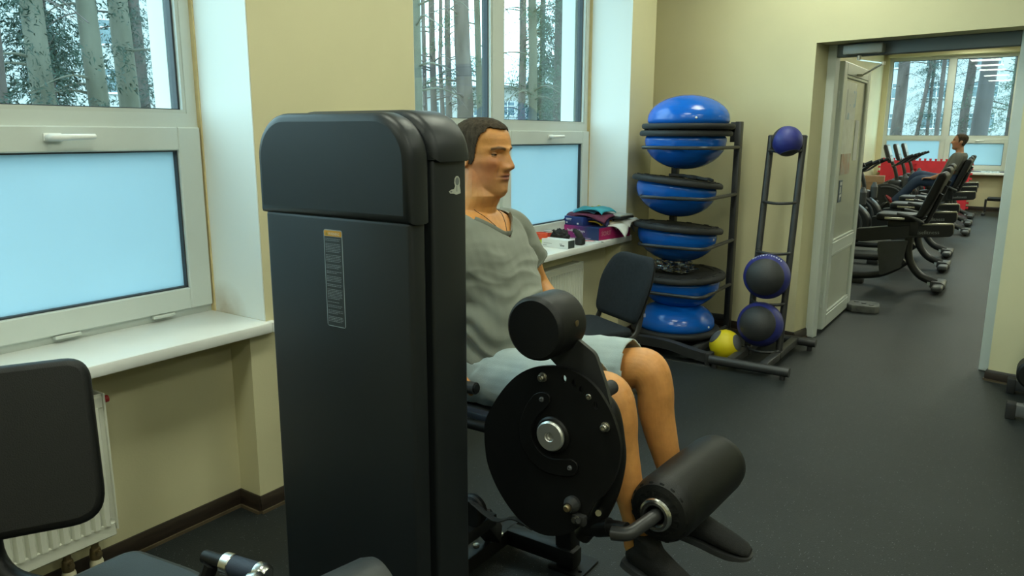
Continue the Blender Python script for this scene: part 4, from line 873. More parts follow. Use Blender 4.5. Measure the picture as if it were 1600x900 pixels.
for k, (x, y, rz, m_, lb) in enumerate(((-2.455, 4.52, .35, (.62, .28, .14), 'orange pencil lying in front of the magenta box'), (-2.475, 4.55, .22, (.45, .05, .12), 'pink pencil lying in front of the magenta box'), (-2.41, 4.53, .5, (.55, .62, .68), 'pale blue pen lying in front of the magenta box'))):
    pm_ = thing('pencil', lb, 'pencil', (x, y, zs+.004), rz, 'pencils on the sill'); obj('barrel', G().tube([(-.06, 0, 0), (.05, 0, 0)], .0038, 6), mat('pencil_paint_%d' % k, m_, .4, var=.05), pm_); obj('tip', G().tube([(.05, 0, 0), (.068, 0, 0)], [.0038, .0006], 6), M['grey_dark'], pm_)
cb = rbox('cream_tub', 'small cream card box between the gloves and the magenta box', 'box', (-2.62, 4.47, zs), .3, (.05, .05, .05), mat('cream_card', (.60, .58, .45), .6, var=.05))

# ================================================================== door stop weight, machine feet at the wall end
ds = thing('stepping_stone_block', 'grey faceted weight block holding the white door open', 'door stop', (-1.085, 7.06, 0), .15)
obj('block', G().prism([(-.135, -.05), (-.09, -.115), (.09, -.115), (.125, -.06), (.125, .06), (.09, .115), (-.09, .115), (-.135, .05)], 0, .062, b=.008), mat('worn_grey_rubber', (.10, .105, .10), .7, var=.35, vscale=14, bump=.2, bscale=80), ds)
obj('button', G().lathe([(0, .062), (.02, .062), (.02, .068), (0, .07)], 12).lathe([(0, .062), (.02, .062), (.02, .068), (0, .07)], 12, M=at((-.06, .05, 0))).lathe([(0, .062), (.02, .062), (.02, .068), (0, .07)], 12, M=at((.06, -.05, 0))), M['grey_dark'], ds); ds.children[-1]['kind'] = 'stuff'
wl = Vector((.30, 4.95, 0)); wm = thing('weight_bench', 'grey framed exercise bench with black foot caps beside the doorway wall', 'bench', wl); IWm = inv(wl)
obj('front_foot', G(IWm).box(.07, .62, 4.705, 4.765, .02, .085, b=.006), M['grey_dark'], wm); obj('foot_cap', G(IWm).box(.028, .075, 4.70, 4.77, .0, .09, b=.008), M['black_matte'], wm)
obj('rear_foot', G(IWm).box(.06, .62, 5.20, 5.26, .02, .085, b=.006), M['darkmetal'], wm); obj('foot_cap', G(IWm).box(.02, .065, 5.195, 5.265, .0, .09, b=.008), M['black_matte'], wm)
obj('spine', G(IWm).box(.30, .36, 4.73, 5.24, .06, .11, b=.006), M['grey_dark'], wm); obj('post', G(IWm).tube([(.125, 4.735, .07), (.155, 4.90, .42)], .022, 12).tube([(.33, 5.0, .08), (.33, 5.0, .42)], .026, 12), M['grey_dark'], wm)
obj('pad', G(IWm).box(.12, .60, 4.75, 5.25, .43, .49, b=.02, seg=3), M['leather'], wm); obj('round_pad', G(IWm).lathe([(0, 0), (.07, 0), (.082, .012), (.082, .13), (.07, .142), (0, .142)], 28, M=at((.135, 4.72, .255), AX_Y)), M['leather'], wm)
# ================================================================== people
def remesh(g, name, voxel, smooth=2, fac=.5):
    me = bpy.data.meshes.new(name); me.from_pydata([tuple(v) for v in g.v], [], g.f)
    bm = bmesh.new(); bm.from_mesh(me); bmesh.ops.recalc_face_normals(bm, faces=bm.faces[:]); bm.to_mesh(me); bm.free()
    o = bpy.data.objects.new(name, me); COL.objects.link(o)
    r = o.modifiers.new('r', 'REMESH'); r.mode = 'VOXEL'; r.voxel_size = voxel
    if smooth: s = o.modifiers.new('s', 'SMOOTH'); s.factor = fac; s.iterations = smooth
    dg = bpy.context.evaluated_depsgraph_get(); dg.update()
    m2 = bpy.data.meshes.new_from_object(o.evaluated_get(dg)); m2.name = name
    bpy.data.objects.remove(o); bpy.data.meshes.remove(me)
    m2.polygons.foreach_set('use_smooth', [True]*len(m2.polygons)); return m2

def coords(me):
    a = np.empty(len(me.vertices)*3, np.float32); me.vertices.foreach_get('co', a); return a.reshape(-1, 3)
def normals(me):
    a = np.empty(len(me.vertices)*3, np.float32); me.vertices.foreach_get('normal', a); return a.reshape(-1, 3)
def setco(me, a): me.vertices.foreach_set('co', a.astype(np.float32).ravel()); me.update()
def keep_faces(me, fn):
    bm = bmesh.new(); bm.from_mesh(me); bm.faces.ensure_lookup_table()
    dead = [f for f in bm.faces if not fn(f.calc_center_median())]
    bmesh.ops.delete(bm, geom=dead, context='FACES'); loose = [v for v in bm.verts if not v.link_faces]; bmesh.ops.delete(bm, geom=loose, context='VERTS')
    bm.to_mesh(me); bm.free()

def ering(c, fwd, lat, hw, df, db, n=28, p=2.3):
    """cross-section ring: half width hw along lat, depth df to the front, db to the back"""
    out = []
    for k in range(n):
        a = 2*PI*k/n; ca, sa = math.cos(a), math.sin(a)
        x = abs(ca)**(2/p)*math.copysign(1, ca); y = abs(sa)**(2/p)*math.copysign(1, sa)
        out.append(Vector(c)+Vector(fwd)*(x*(df if x > 0 else db))+Vector(lat)*(y*hw))
    return out

# --- head: stacked slices with sculpted features, x forward, y left, z up from the chin
HEAD = [  # z, front, back, half width
 (-.004, .050, .020, .020), (.000, .070, .006, .030), (.008, .081, -.010, .040), (.020, .0865, -.030, .0475), (.034, .0865, -.045, .0535), (.050, .0885, -.055, .058),
 (.067, .0915, -.063, .0615), (.085, .0925, -.072, .0645), (.105, .0915, -.082, .0685), (.125, .0885, -.090, .0705), (.140, .0885, -.095, .0715), (.155, .0915, -.099, .0725),
 (.170, .0905, -.101, .0745), (.185, .0870, -.101, .0755), (.200, .0805, -.098, .0745), (.212, .0720, -.092, .0705), (.224, .0590, -.081, .0625), (.234, .0420, -.064, .050), (.241, .022, -.044, .034), (.244, .000, -.022, .014)]
def head_ring_raw(z, n):
    zs_ = [h[0] for h in HEAD]; f, b, w_ = (np.interp(z, zs_, [h[i] for h in HEAD]) for i in (1, 2, 3))
    mid = -.012; out = []
    p = 2.25
    for k in range(n):
        a = 2*PI*k/n; ca, sa = math.cos(a), math.sin(a)
        x = abs(ca)**(2/p)*math.copysign(1, ca); y = abs(sa)**(2/p)*math.copysign(1, sa)
        out.append([mid + (x*(f-mid) if x > 0 else x*(mid-b)), y*w_, z])
    return out
def gs(d, s): return np.exp(-(d/s)**2)
def sculpt(P):
    P = np.array(P, float); x, y, z = P[..., 0].copy(), P[..., 1].copy(), P[..., 2].copy(); ay = np.abs(y)
    front = np.clip((x-.02)/.04, 0, 1)
    # nose
    hN = np.interp(z, [.082, .0885, .094, .102, .112, .125, .140, .150, .158], [0, .012, .026, .0310, .0265, .0200, .0125, .007, 0])
    wN = np.interp(z, [.082, .095, .103, .115, .135, .152], [.017, .0155, .013, .0105, .0088, .012])
    d = hN*gs(y, wN)
    d += .0105*gs(ay-.0145, .0065)*gs(z-.0965, .0085)                # nostril wings
    d -= .004*gs(ay-.022, .005)*gs(z-.095, .012)
    d -= .0135*gs(ay-.033, .0155)*gs(z-.1365, .0095)                 # eye sockets
    d -= .005*gs(ay-.016, .007)*gs(z-.140, .010)
    d += .0060*gs(ay-.030, .022)*gs(z-.1560, .0065)                  # brow ridge
    d += .0040*gs(y, .012)*gs(z-.157, .008)
    d += .0062*gs(y, .019)*gs(z-.0745, .0042)                        # lips
    d += .0058*gs(y, .017)*gs(z-.0605, .0046)
    d -= .0075*gs(y, .022)*gs(z-.0678, .0021)
    d -= .0045*gs(y, .020)*gs(z-.0500, .0050)
    d += .0050*gs(y, .018)*gs(z-.026, .012)                          # chin
    d -= .0020*gs(y, .004)*gs(z-.082, .006)
    d -= .0055*gs(ay-.031, .0050)*gs(z-.078+.3*(ay-.031), .016)      # fold beside the mouth
    d += .0045*gs(ay-.044, .014)*gs(z-.112, .014)                    # cheekbone
    d -= .0035*gs(ay-.046, .014)*gs(z-.078, .016)
    P[..., 0] = x + d*front
    P[..., 1] = y + np.sign(y)*(.0035*gs(z-.115, .014)*gs(x-.045, .03) - .004*gs(z-.168, .014)*gs(x-.055, .02) + .004*gs(z-.035, .018)*gs(x-.01, .04))
    return P
def head_point(y, z):
    n = 720; r = sculpt([head_ring_raw(z, n)])[0]; r = r[r[:, 0] > .02]; i = np.argmin(np.abs(r[:, 1]-y)); return Vector(r[i])

def hand_bar(g, wrist, palm, side, bar, r=.0092):
    """palm above a bar along X at height bar.z; fingers wrap over the outer side, thumb underneath inside"""
    w_, p = Vector(wrist), Vector(palm)
    g.loft([ering(w_, (0, 0, 1), (0, 1, 0), .027, .020, .020, 16), ering(w_*.5+p*.5+Vector((0, 0, .004)), (0, 0, 1), (0, 1, 0), .034, .018, .018, 16), ering(p, (0, 0, 1), (0, 1, 0), .040, .015, .016, 16), ering(p+(p-w_).normalized()*.035, (0, 0, 1), (0, 1, 0), .036, .012, .014, 16)])
    for i, (L, rr) in enumerate(((1.0, 1.0), (1.1, 1.02), (1.04, .98), (.84, .86))):
        x = bar.x + .034 - .0225*i; o = side
        q = [Vector((x, bar.y-o*.012, bar.z+.034)), Vector((x+.001, bar.y+o*.020, bar.z+.030)), Vector((x+.001, bar.y+o*.033, bar.z+.006)), Vector((x, bar.y+o*.022*L, bar.z-.022*L)), Vector((x, bar.y-o*.004*L, bar.z-.030))]
        g.tube(spline([tuple(v) for v in q], 4), [r*rr*1.05]*6+[r*rr*.98]*6+[r*rr*.88]*5, 10)
    x = bar.x + .030
    g.tube(spline([(p.x-.01, p.y-side*.025, p.z), (x-.02, bar.y-side*.032, bar.z+.014), (x+.010, bar.y-side*.030, bar.z-.010), (x+.028, bar.y-side*.012, bar.z-.026)], 4), [.0125]*5+[.0108]*5+[.0095]*3, 10)

def person(name, label, loc, J, skin_rgb, hair_m, shirt_m, shorts_m, shoe_m, sole_m, voxel, fine, long_legs=False, group=None, necklace=False):
    """J: joints in world coordinates; figure faces +X"""
    root = thing(name, label, 'person', loc, J.get('rz', 0)); V = Vector; I = inv(loc, 0) if not J.get('rz') else Matrix()
    n_ = lambda p: V(p)
    gb = G(I); F, Lt = V((1, 0, 0)), V((0, 1, 0))
    def torso(g, e=0.0, lo=0, hi=99):
        R = []
        for i, (c, hw, df, db) in enumerate(J['torso']):
            if lo <= i <= hi: R.append(ering(c, F, Lt, hw+e, df+e, db+e, 32))
        g.loft(R)
    def chain(g, pts, rad, e=0.0, k=9, n=30, sq=None):
        P = spline(pts, k); m = len(P); R = [float(np.interp(i/(m-1), np.linspace(0, 1, len(rad)), rad))+e for i in range(m)]; R = [(R[max(0, i-2)]+R[max(0, i-1)]+R[i]+R[min(m-1, i+1)]+R[min(m-1, i+2)])/5 for i in range(m)]
        d0 = (P[0]-P[1]).normalized()*R[0]*.5; d1 = (P[-1]-P[-2]).normalized()*R[-1]*.5
        g.tube([P[0]+d0]+P+[P[-1]+d1], [R[0]*.6]+R+[R[-1]*.6], n, sq=sq)
    torso(gb)
    hp = V(J['head']); hs = J.get('hs', 1.04); TH = Matrix.Translation(hp) @ Matrix.Rotation(J['head_yaw'], 4, 'Z') @ Matrix.Rotation(J.get('head_pitch', 0), 4, 'Y') @ Matrix.Scale(hs, 4)
    gb.loft([ering(c, F, Lt, hw, df, db, 24, 2.1) for c, hw, df, db in J['neck']])
    nz = 130 if fine else 44; nn = 220 if fine else 56
    zz = [HEAD[0][0]+(HEAD[-1][0]-HEAD[0][0])*i/(nz-1) for i in range(nz)]
    grid = sculpt([head_ring_raw(z, nn) for z in zz])
    gb.loft([[tuple(p) for p in r] for r in grid], M=TH)
    for s in (-1, 1):                                     # ears
        ear = [(-.004, .0), (.010, .008), (.014, .024), (.010, .040), (-.004, .050), (-.018, .046), (-.022, .030), (-.016, .012)]
        T = TH @ Matrix.Translation((-.020, s*.070, .092)) @ Matrix.Rotation(s*math.radians(-22), 4, 'Z')
        gb.loft([[(x, s*.0, z) for x, z in ear], [(x*1.05-.002, s*.012, z*1.04) for x, z in ear], [(x*.9-.002, s*.0135, z*.95+.001) for x, z in ear], [(x*.5-.002, s*.009, z*.5+.012) for x, z in ear]], M=T)
    for side, sn in (('R', -1), ('L', 1)):
        sh, el, wr = (V(J[k+side]) for k in ('sh', 'el', 'wr'))
        chain(gb, [sh+V((-.01, -sn*.05, .02)), sh, sh*.5+el*.5, el, el*.5+wr*.5, wr], [.055, .056, .050, .043, .041, .029])
        if fine: hand_bar(gb, wr, V(J['palm'+side]), sn, V(J['bar'+side]))
        else:
            hn = V(J['palm'+side]); gb.loft([ering(wr, (0, 0, 1), Lt, .027, .02, .02, 12), ering(hn, (0, 0, 1), Lt, .038, .015, .015, 12), ering(hn+(hn-wr).normalized()*.03, (0, 0, 1), Lt, .03, .01, .012, 12)])
            for i in range(4):
                b = hn+V((.028, (i-1.5)*.019, 0)); gb.tube(spline([tuple(b-V((.02, 0, 0))), tuple(b), tuple(b+V((.03, 0, -.012))), tuple(b+V((.035, 0, -.035)))], 3), .009, 8)
            gb.tube(spline([tuple(hn+V((-.01, -sn*.03, 0))), tuple(hn+V((.02, -sn*.045, -.005))), tuple(hn+V((.045, -sn*.04, -.015)))], 3), .010, 8)
        hipj, kn, an = (V(J[k+side]) for k in ('hip', 'kn', 'an'))
        chain(gb, [hipj, hipj*.5+kn*.5, kn-(kn-hipj).normalized()*.07], [.088, .076, .064], sq=(1, 1))
        ax = (an-kn).normalized(); bk = V((-1, 0, 0)) - ax*V((-1, 0, 0)).dot(ax); bk.normalize()
        chain(gb, [kn-(kn-hipj).normalized()*.09+V((0, 0, .004)), kn-(kn-hipj).normalized()*.02+V((0, 0, .006)), kn+ax*.055+bk*.002, kn+ax*.13+bk*.012, kn+ax*.22+bk*.010, kn*.2+an*.8+bk*.002, an], [.066, .066, .059, .058, .051, .039, .036], n=30)
        gb.ball(tuple(kn-bk*.028+ax*.012), (.030, .036, .036), 14, 10)
        to, he = V(J['toe'+side]), V(J['heel'+side])
        chain(gb, [an, he*.45+an*.55+V((.012, 0, .0)), he*.45+to*.55+V((0, 0, .045)), he*.25+to*.75+V((0, 0, .034))], [.034, .030, .022, .014])
    me = remesh(gb, 'body', voxel, 3 if fine else 1)
    # own colours of the skin: lips, brows, cheeks, stubble, knees; shade painted into mouth line, folds and wrinkles
    a = coords(me); Th = np.array((I @ TH).inverted()) if not J.get('rz') else np.array(TH.inverted())
    h = a @ Th[:3, :3].T + Th[:3, 3]; x, y, z = h.T; ay = np.abs(y)
    col = np.tile(np.array(skin_rgb), (len(a), 1)); inh = (z > -.02) & (x > -.03) & (z < .25)
    def tint(wt, c): 
        nonlocal col
        wt = np.clip(np.where(inh, wt, 0), 0, 1)[:, None]; col = col*(1-wt)+np.array(c)*wt
    tint(.55*gs(ay-.045, .025)*gs(z-.105, .03), (.50, .17, .085)); tint(.5*gs(y, .014)*gs(z-.10, .012), (.50, .18, .09))
    tint(.40*gs(z-.040, .040)*np.clip((x+.02)/.06, 0, 1)*np.clip((z+.02)/.03, 0, 1), (.34, .19, .11)); tint(.45*np.clip((x+.03)/.04, 0, 1)*np.clip((.135-z)/.04, 0, 1)*np.clip((z-.02)/.04, 0, 1)*np.clip((ay-.028)/.02, 0, 1), (.43, .135, .075)); tint(.35*gs(ay-.032, .02)*gs(z-.1215, .006)*(x > .05), (.30, .13, .075)); tint(.5*gs(ay-.030, .0022)*gs(z-.082, .014)*(x > .05), (.27, .11, .06)); tint(.5*np.clip(1-np.abs(z-.1835-.002*np.sin(y*60))/.0013, 0, 1)*(ay < .04)*(x > .05), (.36, .15, .07)); tint(.4*np.clip(1-np.abs(z-.1945-.002*np.sin(y*50+1))/.0012, 0, 1)*(ay < .035)*(x > .05), (.36, .15, .07))
    tint(1.2*gs(y, .020)*(np.abs(z-.0675) < .0125)*gs(z-.0675, .011)*(x > .07), (.36, .12, .085))
    tint(1.4*gs(y, .020)*gs(z-.0678, .0016)*(x > .07), (.07, .025, .02))
    br = np.interp(ay, [.010, .02, .035, .05], [.1525, .1560, .1580, .1530]); tint(.85*np.clip(1.5-np.abs(z-br)/.0042, 0, 1)*((ay > .010) & (ay < .051)), (.055, .036, .024))
    tint(.35*gs(ay-.032, .018)*gs(z-.128, .006), (.30, .15, .09))
    cl = me.color_attributes.new('skin', 'FLOAT_COLOR', 'POINT'); cl.data.foreach_set('color', np.hstack([col, np.ones((len(a), 1))]).astype(np.float32).ravel())
    sm = bpy.data.materials.new(name+'_skin'); sm.use_nodes = True; nt = sm.node_tree; b = nt.nodes['Principled BSDF']; at_ = nt.nodes.new('ShaderNodeAttribute'); at_.attribute_name = 'skin'
    nz_ = nt.nodes.new('ShaderNodeTexNoise'); nz_.inputs['Scale'].default_value = 26; nz_.inputs['Detail'].default_value = 6; tcn = nt.nodes.new('ShaderNodeTexCoord'); nt.links.new(tcn.outputs['Object'], nz_.inputs['Vector'])
    mx = nt.nodes.new('ShaderNodeMix'); mx.data_type = 'RGBA'; mx.blend_type = 'MULTIPLY'; rp = nt.nodes.new('ShaderNodeValToRGB'); rp.color_ramp.elements[0].position = .3; rp.color_ramp.elements[1].position = .75; rp.color_ramp.elements[0].color = (.80, .74, .70, 1); rp.color_ramp.elements[1].color = (1.08, 1.04, 1.0, 1)
    mx.inputs['Factor'].default_value = 1; nt.links.new(nz_.outputs['Fac'], rp.inputs[0]); nt.links.new(at_.outputs['Color'], mx.inputs['A']); nt.links.new(rp.outputs[0], mx.inputs['B']); nt.links.new(mx.outputs['Result'], b.inputs['Base Color'])
    bp_ = nt.nodes.new('ShaderNodeBump'); bp_.inputs['Strength'].default_value = .12; bp_.inputs['Distance'].default_value = .004; n2 = nt.nodes.new('ShaderNodeTexNoise'); n2.inputs['Scale'].default_value = 220; nt.links.new(tcn.outputs['Object'], n2.inputs['Vector']); nt.links.new(n2.outputs['Fac'], bp_.inputs['Height']); nt.links.new(bp_.outputs[0], b.inputs['Normal'])
    b.inputs['Roughness'].default_value = .48; b.inputs['Subsurface Weight'].default_value = .12; b.inputs['Subsurface Radius'].default_value = (.012, .004, .002); b.inputs['Subsurface Scale'].default_value = .6
    me.materials.clear(); me.materials.append(sm); obj('body', me, None, root)
    # hair: shell over the scalp
    nh = 190 if fine else 40; gh = G(I); zz = [.02+(.244-.02)*i/(nh-1) for i in range(nh)]
    grid = sculpt([head_ring_raw(z_, nn) for z_ in zz]); off = np.array([-.012, 0, .13])
    def hairline(p):
        x_, y_, z_ = p; t = np.interp(x_, [-.10, -.06, -.03, -.012, .004, .016, .026, .038, .055, .070, .085], [.052, .060, .085, .106, .106, .118, .165, .195, .208, .212, .213]); ay_ = abs(y_)
        if x_ > .05: t += .008*math.exp(-((ay_-.048)/.016)**2) - .003*math.exp(-(y_/.02)**2)
        return z_ > t + .0022*noise.noise(Vector((x_*260, y_*260, z_*60)))+.002*noise.noise(Vector((x_*70, y_*70, z_*40)))
    V_ = []; fs = []
    for r in grid:
        for p in r:
            d = p-off; k = .0048/ max(np.linalg.norm(d), 1e-6); up = np.clip((p[2]-.10)/.12, 0, 1); dz = p + d*k*(.45+.9*up); V_.append(tuple(dz))
    m_ = nn
    for i in range(nh-1):
        for k in range(m_):
            q = (i*m_+k, i*m_+(k+1) % m_, (i+1)*m_+(k+1) % m_, (i+1)*m_+k)
            if hairline(grid[i][k]) and hairline(grid[i+1][(k+1) % m_]): fs.append(q)
    fs.append(tuple((nh-1)*m_+k for k in range(m_)))
    gh.add(V_, fs, TH); hm = mesh('hair', gh, hair_m, angle=0); ho = obj('hair', hm, None, root, 'short dark hair')
    sd = ho.modifiers.new('t', 'SOLIDIFY'); sd.thickness = .002; sd.offset = -1
    if fine:
        for s in (-1, 1):
            T = I @ TH @ Matrix.Translation((.0612, s*.0325, .1365))
            eo = obj('eye', G().ball((0, 0, 0), .0122, 20, 14, M=T), mat('shaded_eye_white', (.17, .13, .10), .15, var=.04), root)  # eye white darkened: the brow's shadow is painted into its colour
            obj('iris', G().lathe([(0, .0128), (.0035, .0126), (.0060, .0115), (.0066, .0100)], 16, M=T @ Matrix.Rotation(PI/2, 4, 'Y')), mat('dark_iris', (.020, .013, .009), .08, var=.1), eo)
            lid = G(); n = 14
            for lo_, hi_, zo in ((8, 95, 0.0), (-80, -15, 0)):
                rg_ = []
                for e in np.linspace(lo_, hi_, 8):
                    rg_.append([(.0136*math.cos(math.radians(e))*math.cos(math.radians(a_)), .0136*math.cos(math.radians(e))*math.sin(math.radians(a_)), .0136*math.sin(math.radians(e))) for a_ in np.linspace(-88, 88, n)])
                lid.loft(rg_, caps=False, closed=False, M=T)
            lo2 = obj('eyelids', lid, mat('eyelid_skin', (.42, .20, .085), .5, var=.06), eo, angle=0); q_ = lo2.modifiers.new('t', 'SOLIDIFY'); q_.thickness = .0016; lo2['kind'] = 'stuff'
    # shirt
    gS = G(I); e = .011; torso(gS, e, J.get('shirt_lo', 1))
    for side, sn in (('R', -1), ('L', 1)):
        sh, el = V(J['sh'+side]), V(J['el'+side]); end = sh*(1-J.get('sleeve', .62))+el*J.get('sleeve', .62)
        chain(gS, [sh+V((-.01, -sn*.07, .03)), sh+V((0, -sn*.012, .006)), sh*.55+end*.45, end+(el-sh).normalized()*.03], [.060, .066, .067, .069], n=24)
    sv = .005 if fine else voxel
    ms = remesh(gS, 'tshirt', sv, 4 if fine else 1)
    if fine:
        a = coords(ms); nr = normals(ms); d = np.zeros(len(a)); w0 = a + np.array(loc)
        for i, p in enumerate(w0):
            X, Y, Z = map(float, p)
            belly = math.exp(-((Z-.93)/.13)**2)
            q = Vector((X*5, Y*4.5, Z*21 + 1.5*noise.noise(Vector((X*6, Y*6, Z*3)))))
            f1 = 1-abs(noise.noise(q))*2.2
            q2 = Vector((X*9+Z*9, Y*9-Z*4, Z*6)); f2 = 1-abs(noise.noise(q2+Vector((3, 1, 2))))*2.2
            pull = math.exp(-(((Z-1.09)/.09)**2 + ((abs(Y-2.05)-.17)/.09)**2))
            d[i] = .020*max(f1, -.6)*belly + .014*max(f2, -.5)*pull + .0022*noise.noise(Vector((X*14, Y*14, Z*14)))
        a = a + nr*d[:, None]; setco(ms, a)
    NV = V(J['vneck']); ny = NV.y
    hem0, hem1 = J['hem']           # hem height at the back x and at the front x: (x, z) pairs
    cut = []
    for side in 'RL':
        sh, el = V(J['sh'+side]), V(J['el'+side]); ax = (el-sh).normalized(); cut.append((sh+(el-sh)*J.get('sleeve', .62), ax, 1 if side == 'L' else -1, sh))
    Lv = V(loc)
    nb_ = V(J['neck'][0][0])
    def keep_shirt(c):
        p = c+Lv if not J.get('rz') else c
        hz = np.interp(p.x, [hem0[0], hem1[0]], [hem0[1], hem1[1]])
        if p.z < hz: return False
        dy = abs(p.y-ny)
        if p.x > nb_.x-.02 and dy < .105 and p.z > NV.z + .66*dy: return False
        if (Vector((p.x-nb_.x, p.y-nb_.y))).length < .098 and p.z > nb_.z + .022: return False
        for q, ax, s, sh in cut:
            if (p.y-ny)*s > .14 and (p-q).dot(ax) > 0 and (p-q).cross(ax).length < .10: return False
        return True
    tree = BVHTree.FromPolygons([v.co for v in ms.vertices], [p.vertices for p in ms.polygons])
    keep_faces(ms, keep_shirt)
    ms.materials.clear(); ms.materials.append(shirt_m); so = obj('tshirt', ms, None, root, J['shirt_label']); sd = so.modifiers.new('t', 'SOLIDIFY'); sd.thickness = .0035; sd.offset = 0
    if fine:
        pts = []
        for dy in np.linspace(-.10, .10, 45):
            zq = NV.z + .66*abs(dy) + .012*math.exp(-(dy/.014)**2); o_ = I @ V((NV.x+.25, ny+dy, zq)); hit = tree.ray_cast(o_, V((-1, 0, 0)))
            if hit[0] is not None: pts.append(hit[0]+V((.0005, 0, 0)))
        col_ = G(); col_.tube(pts, .0085, 8, sq=(1.25, .40)); obj('neck_band', col_, shirt_m, so, angle=60)
        for q, ax, s, sh in cut:
            col_ = G(I); u = ax.orthogonal().normalized(); v = ax.cross(u)
            pr = []
            for k in range(36):
                a_ = 2*PI*k/36; dr = u*math.cos(a_)+v*math.sin(a_); o_ = I @ (q - ax*.006); hit = tree.ray_cast(o_, dr, .12)
                if hit[0] is not None: pr.append(hit[0])
            if len(pr) > 20: col2_ = G(); col2_.tube(pr, .0052, 6, closed=True); obj('sleeve_hem', col2_, shirt_m, so, angle=60)
        nk = []
        TT = BVHTree.FromPolygons([v.co for v in me.vertices], [p.vertices for p in me.polygons])
        for t in np.linspace(-1, 1, 33):
            dy = .066*t; zq = NV.z + .006 + .088*abs(t)**1.15; o_ = I @ V((NV.x+.25, ny+.004+dy, zq)); hit = TT.ray_cast(o_, V((-1, 0, 0)))
            if hit[0] is not None: nk.append(hit[0]+V((.002, 0, 0)))
        if necklace: obj('necklace_cord', G().tube(nk, .0009, 6), M['black_matte'], root, 'thin dark neck cord')
    # shorts or trousers
    gT = G(I); t0 = J['torso']; gT.loft([ering(c, F, Lt, hw+.016, df+.014, db+.014, 32) for c, hw, df, db in t0[:3]])
    ends = []
    for side, sn in (('R', -1), ('L', 1)):
        hipj, kn, an = (V(J[k+side]) for k in ('hip', 'kn', 'an'))
        if long_legs:
            chain(gT, [hipj, hipj*.5+kn*.5, kn, kn*.5+an*.5, an+(kn-an)*.05], [.106, .094, .078, .066, .058]); ends.append((an, (an-kn).normalized()))
        else:
            d_ = (kn-hipj).normalized(); q = kn - d_*J['short_gap']
            chain(gT, [hipj, hipj*.5+q*.5+V((0, 0, .004)), q+V((0, 0, .006)), q+d_*.03+V((0, 0, .006))], [.104, .098, .092, .092], n=24, sq=(1.0, .92)); ends.append((q, d_))
    mt = remesh(gT, 'shorts', sv, 4 if fine else 1)
    if fine:
        a = coords(mt); nr = normals(mt); d = np.zeros(len(a)); w0 = a + np.array(loc)
        for i, p in enumerate(w0):
            X, Y, Z = map(float, p); q = Vector((X*9+Y*5, Y*10-X*3, Z*9)); f = 1-abs(noise.noise(q))*2.3
            d[i] = .0055*max(f, -.5) + .0035*noise.noise(Vector((X*20, Y*20, Z*20)))
        setco(mt, a+nr*d[:, None])
    def keep_short(c):
        p = c+Lv if not J.get('rz') else c
        for q, d_ in ends:
            if (p-q).dot(d_) > 0 and abs(p.y-q.y) < .16 and (p-q).length < .25: return False
        return True
    keep_faces(mt, keep_short); mt.materials.clear(); mt.materials.append(shorts_m)
    to_ = obj('trousers' if long_legs else 'shorts', mt, None, root, J['shorts_label']); sd = to_.modifiers.new('t', 'SOLIDIFY'); sd.thickness = .004; sd.offset = 0
    # shoes
    for side, sn in (('R', -1), ('L', 1)):
        an, to, he = V(J['an'+side]), V(J['toe'+side]), V(J['heel'+side]); u = (to-he).normalized(); L = (to-he).length; lat = V((0, 1, 0)); up = u.cross(lat).normalized(); up = up if up.z > 0 else -up
        def P(t, w_, h0, h1, nn_=16):
            c = he+u*(L*t); r = []
            for k in range(nn_):
                a_ = 2*PI*k/nn_; r.append(c+lat*(w_*math.cos(a_)) + up*((h0+h1)/2+(h1-h0)/2*math.sin(a_)*(1.0)))
            return r
        gs_ = G(I); gs_.loft([P(-.03, .018, .03, .07), P(0, .030, .018, .098), P(.10, .036, .014, .118), P(.25, .038, .014, .118), P(.42, .041, .014, .098), P(.6, .047, .014, .078), P(.78, .048, .014, .060), P(.92, .040, .014, .047), P(.99, .022, .016, .036)])
        ck = he+u*(L*.20)+up*.085
        gs_.loft([ering(tuple(ck), u, lat, .040, .052, .050, 16), ering(tuple(ck+(an-ck)*.5+up*.02), u, lat, .041, .046, .044, 16), ering(tuple(ck*.3+an*.7+(an-ck).normalized()*.05), (1, 0, 0), lat, .043, .043, .043, 16)])
        msh = remesh(gs_, 'shoe', .004 if fine else voxel, 3 if fine else 1); msh.materials.clear(); msh.materials.append(shoe_m)
        s_o = obj('shoe', msh, None, root, J['shoe_label'])
        gl = G(I); prof = [(-.035, .022), (0, .033), (.12, .038), (.30, .038), (.48, .041), (.66, .049), (.82, .049), (.95, .038), (1.01, .016)]
        top_ = [he+u*(L*t)+lat*w_+up*.018 for t, w_ in prof] + [he+u*(L*t)-lat*w_+up*.018 for t, w_ in reversed(prof)]
        top_ = [tuple(p) for p in spline([tuple(p) for p in top_]+[tuple(top_[0])], 3)][:-1]
        bot = [V(p)-up*.018 + up*.010*max(0, ((V(p)-he).dot(u)/L-.8)/.2) for p in top_]; gl.loft([bot, top_])
        obj('sole', gl, sole_m, s_o, angle=50)
    return root

